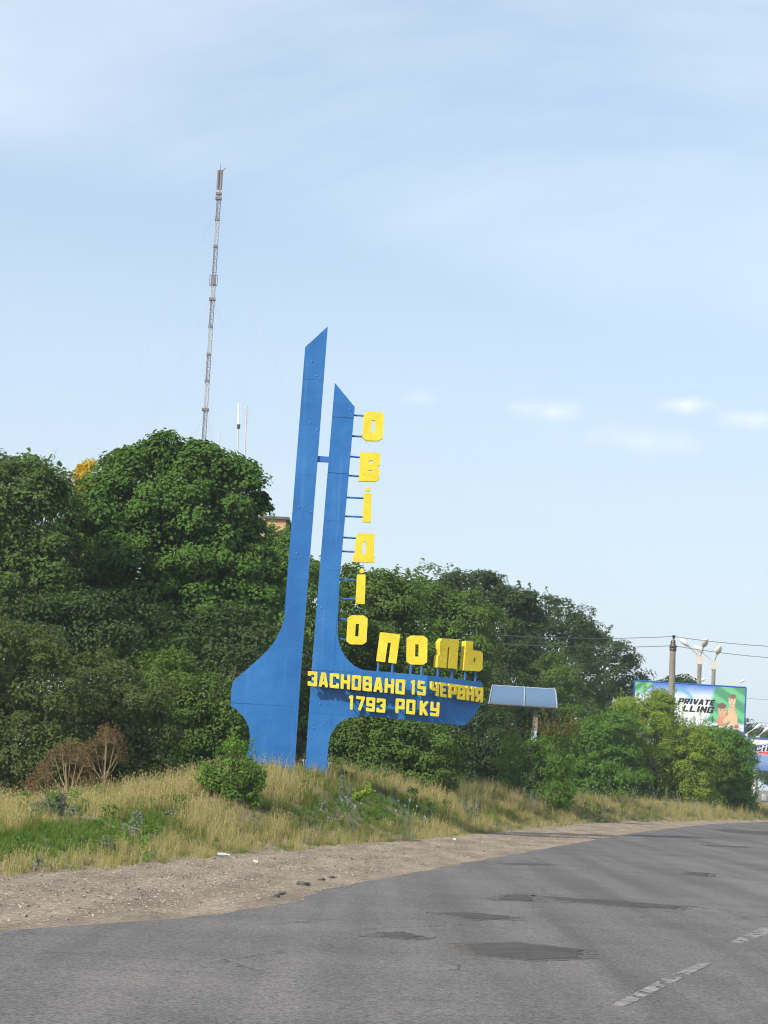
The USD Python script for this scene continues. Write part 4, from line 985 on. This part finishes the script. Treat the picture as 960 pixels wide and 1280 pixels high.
def lamp(name, label, foot, topz, arms, group):
    o = thing(name, label, 'street lamp', foot, group)
    tp = np.array([foot[0], foot[1], topz])
    obj('column', tube([foot - [0, 0, .2], tp], [.16, .12], 8), CONC, o, smooth=40)
    obj('collar', bx(tp - [0, 0, .2], (.34, .3, .5)), LAMPBODY, o)
    for d in arms:
        d = np.array(d, float); e = tp + d
        ar = obj('arm', tube([tp, tp + d * .5, e], .04, 6), GALV, o)
        hd = lamp_head(e, d); R = np.eye(4); x = unit(d); y = unit(np.cross([0, 0, 1], x)); R[:3, 0], R[:3, 1], R[:3, 2] = x, y, np.cross(x, y)
        hd.apply_transform(R); hd.apply_translation(e + x * .25)
        top_ = hd.slice_plane(e, R[:3, 2] * 1, cap=True) if False else hd
        obj('lamp_head', top_, LAMPBODY if abs(d[0]) < .35 else HEADLAMP, o, smooth=True)
    return o


gL = 'double-armed street lamps behind the billboard'
t1 = at(875, 821, DL); f = np.array([at(868, 985, DL)[0], DL, 0.]); f[2] = zg(f[0], f[1]); f[0] = t1[0]
lm1 = lamp('street_lamp', 'double-armed street lamp nearer the power pole', f, t1[2], [(-.75, -.1, .62), (.10, -.75, .60)], None)
t2 = at(892.5, 828, DL + 10); f = np.array([t2[0], DL + 10, 0.]); f[2] = zg(f[0], f[1])
lm2 = lamp('street_lamp', 'double-armed street lamp farther from the power pole', f, t2[2], [(-.75, .1, .62), (.12, -.5, .55)], None)
t3 = at(866, 855, 230); f = np.array([t3[0], 230, 0.]); f[2] = zg(f[0], f[1])
lamp('street_lamp', 'distant street lamp head just above the top edge of the billboard', f, t3[2], [(-.5, -.5, .3), (.6, -.5, .3)], None)
t4 = at(914, 856, 260); f = np.array([t4[0], 260, 0.]); f[2] = zg(f[0], f[1])
lamp('street_lamp', 'distant street lamp over the top right corner of the billboard', f, t4[2], [(.9, -.1, .35)], None)
t5 = at(932, 918, 215); f = np.array([t5[0], 215, 0.]); f[2] = zg(f[0], f[1])
lamp('street_lamp', 'small floodlight arm on the left corner of the blue billboard', f, t5[2], [(.8, -.3, .6)], None)
t6 = at(947, 921, 217); f = np.array([t6[0], 217, 0.]); f[2] = zg(f[0], f[1])
lamp('street_lamp', 'small floodlight arm over the middle of the blue billboard', f, t6[2], [(.5, -.3, .5)], None)

# ------------------------------------------------------------------ billboards
def printed(name, path, art, c00, c10, c11, c01, nx, ny, parent):
    """flat print: a fine sheet whose corners carry the printed colours"""
    u, v = np.meshgrid(np.linspace(0, 1, nx), np.linspace(0, 1, ny))
    P = (c00 * (1 - u[..., None]) + c10 * u[..., None]) * (1 - v[..., None]) + (c01 * (1 - u[..., None]) + c11 * u[..., None]) * v[..., None]
    col = (.84 * np.clip(art(u, v), 0, 1) + .07).reshape(-1, 3)      # colours pulled towards grey, painting distance haze into the print
    i = (np.arange(ny - 1)[:, None] * nx + np.arange(nx - 1)).ravel()
    f = np.vstack([np.stack([i, i + 1, i + nx + 1], 1), np.stack([i, i + nx + 1, i + nx], 1)])
    o = obj(name, trimesh.Trimesh(P.reshape(-1, 3), f[:, ::-1], process=False), PRINT, parent)
    UsdGeom.PrimvarsAPI(o).CreatePrimvar('print_colour', T.Color3fArray, 'vertex').Set(Vt.Vec3fArray.FromNumpy(col.astype(np.float32)))
    return o


PRINT = usdkit.material(stage, '/World/Looks/printed_vinyl', {'a': ('attribute', {'attribute': 'print_colour'}), 'p': ('principled_bsdf', {'roughness': .5})}, [('a.color', 'p.base_color')], surface='p.BSDF')


def lerp(a, b, t):
    return np.asarray(a) * (1 - t[..., None]) + np.asarray(b) * t[..., None]


def art_beach(u, v):
    x, y = u * 2.0, v      # v down
    n = meshkit.fbm(np.stack([x * 6, y * 6, x * 0], -1), 4, 2); n2 = meshkit.fbm(np.stack([x * 22, y * 22, x * 0], -1), 3, 4)
    c = lerp((.03, .16, .62), (.62, .80, .93), sm(y + .1 * n, .05, .36))
    glow = np.exp(-(((x - 1.12) / .5)**2 + ((y - .42) / .2)**2)); c = lerp_m(c, (.90, .94, .96), np.clip(glow * 1.1, 0, 1))
    sea = sm(y, .58, .72); seac = lerp((.75, .88, .95), (.02, .13, .42), sm(y + .35 * (n2 - .5), .6, .9)); c = c * (1 - sea[..., None]) + seac * sea[..., None]
    foam = sm(n2, .56, .66) * sm(y, .5, .6) * (1 - sm(y, .74, .84)); c = lerp_m(c, (.9, .95, .97), foam)
    leafL = sm(.42 - x - .25 * y + .12 * np.sin(9 * x + 14 * y), 0, .1) * (1 - sm(y, .12, .3)); gL_ = lerp((.01, .22, .07), (.12, .55, .20), sm(np.sin(26 * (x + y * 1.2)), -.6, .9)); c = c * (1 - leafL[..., None]) + gL_ * leafL[..., None]
    d = (x - 1.45) + .28 * (y - .1); leafR = sm(d + .15 * n - .04, 0, .07) * (1 - sm(y, .62, .72)); gR = lerp((.01, .25, .12), (.10, .50, .22), sm(np.sin(18 * (x * .7 - y * 1.1)), -.5, .9)); c = c * (1 - leafR[..., None]) + gR * leafR[..., None]
    wave = np.exp(-((np.hypot((x - .75) / .28, (y - .30) / .2) - 1) / .16)**2) * (y < .36); c = lerp_m(c, (.05, .35, .62), .8 * wave)
    fl = sm(.10 - np.hypot((x - .62) * 1, (y - .42) * 1.2), 0, .03); c = lerp_m(c, (.85, .75, .05), fl)

    def ell(cx, cy, rx, ry, col, rot=0.0, soft=.18):
        nonlocal c
        dx, dy = x - cx, y - cy; a = dx * math.cos(rot) + dy * math.sin(rot); b = -dx * math.sin(rot) + dy * math.cos(rot)
        c = lerp_m(c, col, sm(1 - np.hypot(a / rx, b / ry), 0, soft))
    # two swimming children printed on the poster: the front one carries the other on the back
    ell(1.62, .62, .14, .12, (.55, .24, .12), -.4); ell(1.78, .54, .085, .19, (.72, .44, .26), -.35); ell(1.70, .57, .13, .05, (.75, .48, .30), -.75)
    ell(1.86, .73, .055, .06, (.72, .03, .06)); ell(1.79, .37, .035, .05, (.62, .36, .22))
    ell(1.59, .44, .085, .125, (.66, .36, .21)); ell(1.58, .355, .09, .06, (.10, .05, .03)); ell(1.76, .25, .07, .11, (.76, .48, .30)); ell(1.765, .175, .072, .05, (.16, .09, .05))
    for (hx, hy) in ((1.59, .45), (1.755, .26)):
        ell(hx - .03, hy - .02, .014, .010, (.06, .03, .03)); ell(hx + .03, hy - .02, .014, .010, (.06, .03, .03)); ell(hx, hy + .055, .026, .011, (.5, .12, .10)); ell(hx, hy + .02, .010, .022, (.55, .29, .17))
    blue = sm(y - .87 + .12 * np.sin(3.0 * (x - 1.2)), 0, .03) * sm(x, 1.2, 1.3); c = lerp_m(c, (.01, .04, .26), blue)
    wl = np.exp(-((y - .86 + .12 * np.sin(3.0 * (x - 1.2))) / .018)**2) * sm(x, 1.2, 1.3); c = lerp_m(c, (.85, .92, .96), wl)
    return c


def lerp_m(c, col, t):
    t = np.asarray(t)[..., None]
    return c * (1 - t) + np.asarray(col) * t


def art_blue(u, v):
    x, y = u * 2.0, v
    n = meshkit.fbm(np.stack([x * 5, y * 5, x * 0], -1), 3, 6)
    c = lerp((.03, .07, .30), (.16, .30, .62), np.exp(-(((x - .5) / .6)**2 + ((y - .62) / .3)**2)))
    red = sm(1 - np.hypot((x - 1.05) / .92, (y - .34 + .06 * (x - 1)) / .20), 0, .06); c = lerp_m(c, (.78, .28, .30), red * .999)
    red2 = sm(1 - np.hypot((x - 1.05) / .86, (y - .34 + .06 * (x - 1)) / .165), 0, .06); c = lerp_m(c, (.62, .03, .06), red2)
    st = sm((x - .55) - (1.0 - y) * 1.05 + .06 * np.sin(18 * y), 0, .06) * (1 - sm((x - .9) - (1.0 - y) * 1.05, 0, .05)) * sm(y, .55, .66); c = lerp_m(c, (.85, .84, .82), st)
    fd = sm((x - .9) - (1.0 - y) * 1.05, 0, .05) * sm(y, .6, .7); c = c * (1 - fd[..., None]) + fd[..., None] * lerp((.55, .10, .03), (.75, .38, .10), sm(n, .35, .65))
    tag_ = ((x > .1) & (x < .66) & (y > .06) & (y < .22 - .12 * (x - .1))).astype(float); c = lerp_m(c, (.8, .82, .84), tag_)
    return c


def billboard(name, label, quad, art, nx, ny, mframe, leg_u, leg_m, leg_w=.3):
    c00, c10, c11, c01 = quad            # tl tr br bl
    mid = (c00 + c10 + c11 + c01) / 4; gx, gy = mid[0], mid[1]
    o = thing(name, label, 'billboard', (gx, gy, float(zg(gx, gy))))
    nr = unit(np.cross(c10 - c00, c01 - c00)); nr = nr if nr[1] < 0 else -nr
    printed('poster', None, art, c00 + nr * .012, c10 + nr * .012, c11 + nr * .012, c01 + nr * .012, nx, ny, o)
    bk = trimesh.Trimesh(np.array([c00, c10, c11, c01, c00 - nr * .18, c10 - nr * .18, c11 - nr * .18, c01 - nr * .18]), [[0, 2, 1], [0, 3, 2], [4, 5, 6], [4, 6, 7], [0, 1, 5], [0, 5, 4], [1, 2, 6], [1, 6, 5], [2, 3, 7], [2, 7, 6], [3, 0, 4], [3, 4, 7]], process=False)
    if bk.volume < 0: bk.invert()
    obj('board', bk, GALV, o)
    for a, b in ((c00, c10), (c10, c11), (c11, c01), (c01, c00)):
        obj('frame_bar', tube([a + nr * .0, b + nr * .0], .045, 4), mframe, o)
    for u in leg_u:
        p = c01 * (1 - u) + c11 * u - nr * .1
        z = float(zg(p[0], p[1]))
        obj('support_leg', bx((p[0], p[1], (p[2] + .3 + z) / 2 - .1), (leg_w, .25, p[2] + .3 - z)), leg_m, o)
    return o, nr


D1 = 128.0
q1 = [at(793.5, 851, D1), at(932.5, 859.5, D1 + .3), at(929.5, 929, D1 + .3), at(791, 921, D1)]
bb, nr = billboard('billboard', 'large billboard with two bathing boys, half hidden by the roadside bush', q1, art_beach, 170, 86, BLUE2, (.3, .7), GALV, .35)
INK = mat('black_ink', (.02, .02, .025), (.02, .02, .025), 3, .5)
INKW = mat('pale_ink', (.8, .8, .8), (.8, .8, .8), 3, .5)


def face(quad, nr):
    return lambda px, py: EYE + ray(px, py) * (((quad[0] - EYE) @ nr) / (ray(px, py) @ nr))[..., None]


def lettering(word, q, quad, nr, m, parent, name, off=.03, grow=0.0):
    """each word of the print: flat letters lying on the board"""
    adv = [.5 if c in 'Iі' else 1.0 for c in word]; gap = .14; total = sum(adv) + gap * (len(word) - 1); x = 0; parts = []
    for c, a in zip(word, adv):
        sh_ = shapely.affinity.translate(glyph(c).buffer(grow), x - (.25 if a < 1 else 0), 0)
        parts.append(slab(quad_map(sh_, q, total, 1.5), face(quad, nr), nr, off, .006)); x += a + gap
    return obj(name, parts, m, parent)


lettering('PRIVATE', [(849.5, 872.5), (895, 875), (892.5, 882), (847, 879.3)], q1, nr, INK, bb, 'slogan_line')
lettering('LLING', [(855, 881.5), (893, 883.5), (890.5, 891.5), (852.5, 889)], q1, nr, INK, bb, 'slogan_line')
D2 = 215.0
q2 = [at(935.5, 921.5, D2), at(1020, 927, D2 + 1), at(1019, 968, D2 + 1), at(934.5, 962, D2)]
b2, nr2 = billboard('billboard', 'blue billboard with a red logo cut by the right edge of the picture', q2, art_blue, 120, 60, BLUE2, (.1, .6), WHITE, .25)
NAVY = mat('navy_ink', (.02, .03, .16), (.02, .03, .16), 3, .5)
ql = [(944.5, 931.5), (968, 931), (966, 939), (942, 939)]
lettering('Сім', ql, q2, nr2, INKW, b2, 'logo_outline', .03, .13)
lettering('Сім', ql, q2, nr2, NAVY, b2, 'logo_lettering', .045)
# a low white block beside it
c = at(955.5, 985, 200); c[2] = zg(c[0], c[1])
wp = thing('concrete_block', 'low white concrete block beside the right end of the bushes', 'concrete block', c)
obj('block', trimesh.creation.box((.28, .5, .62), transform=trimesh.transformations.translation_matrix([0, 0, .31])), WHITE, wp, local=True)
obj('plinth', trimesh.creation.box((.5, .7, .12), transform=trimesh.transformations.translation_matrix([0, 0, .05])), CONC, wp, local=True)

# ------------------------------------------------------------------ dried umbels, mulleins, chicory, litter
def umbel(rng, c, r, d, n=15):
    rays, heads = [], []
    d = unit(d)
    for _ in range(n):
        v = unit(d + rng.normal(0, .55, 3)); e = c + v * r * rng.uniform(.75, 1.1)
        rays.append(tube([c, e], [.0035, .0025], 3, False))
        k = 17
        heads.append((e + rng.normal(0, .05, (k, 3)), rng.normal(size=(k, 3)) + [0, 0, .6]))
    return rays, heads


def hogweed(label, foot_px, tips, Y, seed):
    rng = np.random.default_rng(seed)
    f = at(*foot_px, Y); f[2] = zg(f[0], f[1])
    o = thing('dried_umbel_plant', label, 'dried plant', f)
    top = at(*tips[0][:2], Y); fork = f + (top - f) * .55
    st = [tube([f - [0, 0, .1], fork, top], [.02, .016, .010], 6)]
    rays, P, N = [], [], []
    for i, (px, py, r) in enumerate(tips):
        c = at(px, py, Y + rng.uniform(-.3, .3))
        if i: 
            s0 = f + (fork - f) * rng.uniform(.55, 1.0); st.append(tube([s0, s0 * .45 + c * .55 + [0, 0, -.06], c], [.013, .010, .007], 5, False))
        ry, hd = umbel(rng, c, r, (c - fork) * [1, 1, .6] + [0, 0, .35]); rays += ry
        for a, b in hd: P.append(a); N.append(b)
    obj('stem', st, STALK, o); obj('umbel_rays', rays, STALK, o, kind='stuff')
    obj('seed_heads', leaves(rng, np.vstack(P), np.vstack(N), .030, .8), L_hogw, o, kind='stuff')


hogweed('tallest brown dried umbel plant, right of the other brown ones', (130, 1004), [(132, 932, .24), (120, 938, .2), (143, 930, .2), (112, 944, .17), (148, 940, .18), (134, 922, .2), (106, 942, .14), (128, 950, .16), (147, 952, .12)], 43.5, 41)
hogweed('broad brown dried umbel plant in front of the dark hedge', (86, 1016), [(82, 958, .24), (70, 952, .2), (95, 956, .22), (88, 944, .2), (100, 965, .18), (62, 965, .16), (78, 945, .16), (104, 958, .16), (92, 978, .16), (110, 980, .16)], 42, 42)
hogweed('low leaning brown dried umbel plant at the left end', (70, 1018), [(52, 984, .2), (46, 990, .18), (60, 978, .18), (54, 966, .14), (42, 984, .13)], 41.5, 43)


def mullein(foot_px, h, Y, seed, label):
    rng = np.random.default_rng(seed); f = at(*foot_px, Y); f[2] = zg(f[0], f[1])
    o = thing('mullein_spike', label, 'weed', f, 'grey mullein spikes in the dry grass')
    tp = f + [rng.normal(0, .03), 0, h]
    obj('stem', tube([f, tp], [.016, .008], 5), L_grey, o)
    t = rng.uniform(.15, 1, 150); p = f + (tp - f) * t[:, None]; d = unit(rng.normal(size=(150, 3)) * [1, 1, .4])
    obj('leaf_spike', leaves(rng, p + d * (.035 + .05 * (1 - t))[:, None], d + [0, 0, .4], .06, .5), L_grey, o, kind='stuff')


for k, (px, py, h, Y, lab) in enumerate([(429, 975, .62, 51, 'grey-green mullein spike nearest the right pylon'), (439, 975, .58, 51, 'second mullein spike from the right pylon'),
        (583, 990, .55, 63, 'mullein spike left of the paler pair, before the dark bush'), (591, 990, .6, 63, 'mullein spike in the middle of the three before the dark bush'), (599, 990, .62, 63, 'mullein spike right of the three before the dark bush'),
        (656, 1000, .6, 78, 'mullein spike below the left end of the upright shrub'), (664, 1000, .6, 78, 'mullein spike between two others below the upright shrub'), (672, 1000, .65, 78, 'taller mullein spike below the upright shrub'), (681, 1000, .6, 78, 'mullein spike below the right end of the upright shrub'),
        (760, 1000, 1.1, 95, 'tall pale spike before the grey-green bush'), (833, 1003, 1.0, 100, 'tall pale spike before the yellow-green bush')]):
    mullein((px, py), h, Y, 60 + k, lab)
CHIC = mat('chicory_petals', (.22, .24, .42), (.30, .32, .5), 5, .6)


def chicory(px, py, Y, seed, label, n=5):
    rng = np.random.default_rng(seed); f = at(px, py + 8, Y); f[2] = zg(f[0], f[1])
    o = thing('chicory_plant', label, 'wild flower', f, 'blue chicory flowers in the grass')
    st, P, N = [], [], []
    for _ in range(n):
        e = f + [rng.normal(0, .16), rng.normal(0, .1), rng.uniform(.45, .85)]
        st.append(tube([f, e * .5 + f * .5 + rng.normal(0, .03, 3), e], [.006, .005, .003], 3, False))
        for a in range(7):
            d = np.array([math.cos(a * .9), -.4, math.sin(a * .9)]); P.append(e + d * .014); N.append(np.array([0, -1, .5]) + d * .3)
    obj('stems', st, L_grey, o); obj('flowers', leaves(rng, np.array(P), np.array(N), .017, .7), CHIC, o, kind='stuff')


chicory(507, 985, 49, 81, 'blue chicory in the dry grass under the blue arm')
chicory(515, 995, 48, 82, 'lower blue chicory in the dry grass under the blue arm')
chicory(442, 993, 47, 83, 'blue chicory beside the small pale green weed')
for k, px in enumerate((742, 790, 815, 845, 868, 893)):
    chicory(px, 998, 103, 84 + k, f'pale chicory at the foot of the roadside bushes, {["first", "second", "third", "fourth", "fifth", "sixth"][k]} from the left', 8)

c = on_ground(279, 1072.5); c[2] = .05
bt = thing('plastic_bottle', 'crushed clear plastic bottle lying at the edge of the grass', 'bottle', c)
PET = mat('crushed_plastic', (.30, .42, .52), (.50, .58, .64), 40, .25)
m = tube([[-.11, 0, 0], [-.10, 0, .0], [.04, .01, 0], [.085, .01, 0], [.10, .01, 0]], [.03, .042, .04, .018, .016], 9); m.vertices *= [.75, .75, .6]
obj('bottle_body', m, PET, bt, smooth=40, local=True); obj('bottle_cap', tube([[.075, .0075, 0], [.09, .0075, 0]], .014, 8), WHITE, bt, local=True)
for px, py in ((568, 1051), (319, 1080)):
    c = on_ground(px, py); m = trimesh.creation.icosphere(1, 1.0); m.vertices *= [.03, .02, .012]; m.vertices += rg.normal(0, .006, m.vertices.shape); m.apply_translation([c[0], c[1], .035])
    o = obj('litter_scrap', m, WHITE); tag(o, 'white scrap of litter on the gravel ' + ('to the right of the plastic bottle' if px < 400 else 'at the grass edge under the blue arm'), 'litter')

# light summer haze
HAZE = usdkit.material(stage, '/World/Looks/haze', {'v': ('principled_volume', {'color': (.80, .89, .96), 'density': 0.00034, 'anisotropy': .3})}, [], volume='v.volume')
hz = obj('haze', bx((0, 320, 47.6), (900, 760, 99)), HAZE)
tag(hz, 'thin pale haze in the summer air', 'haze', kind='stuff')
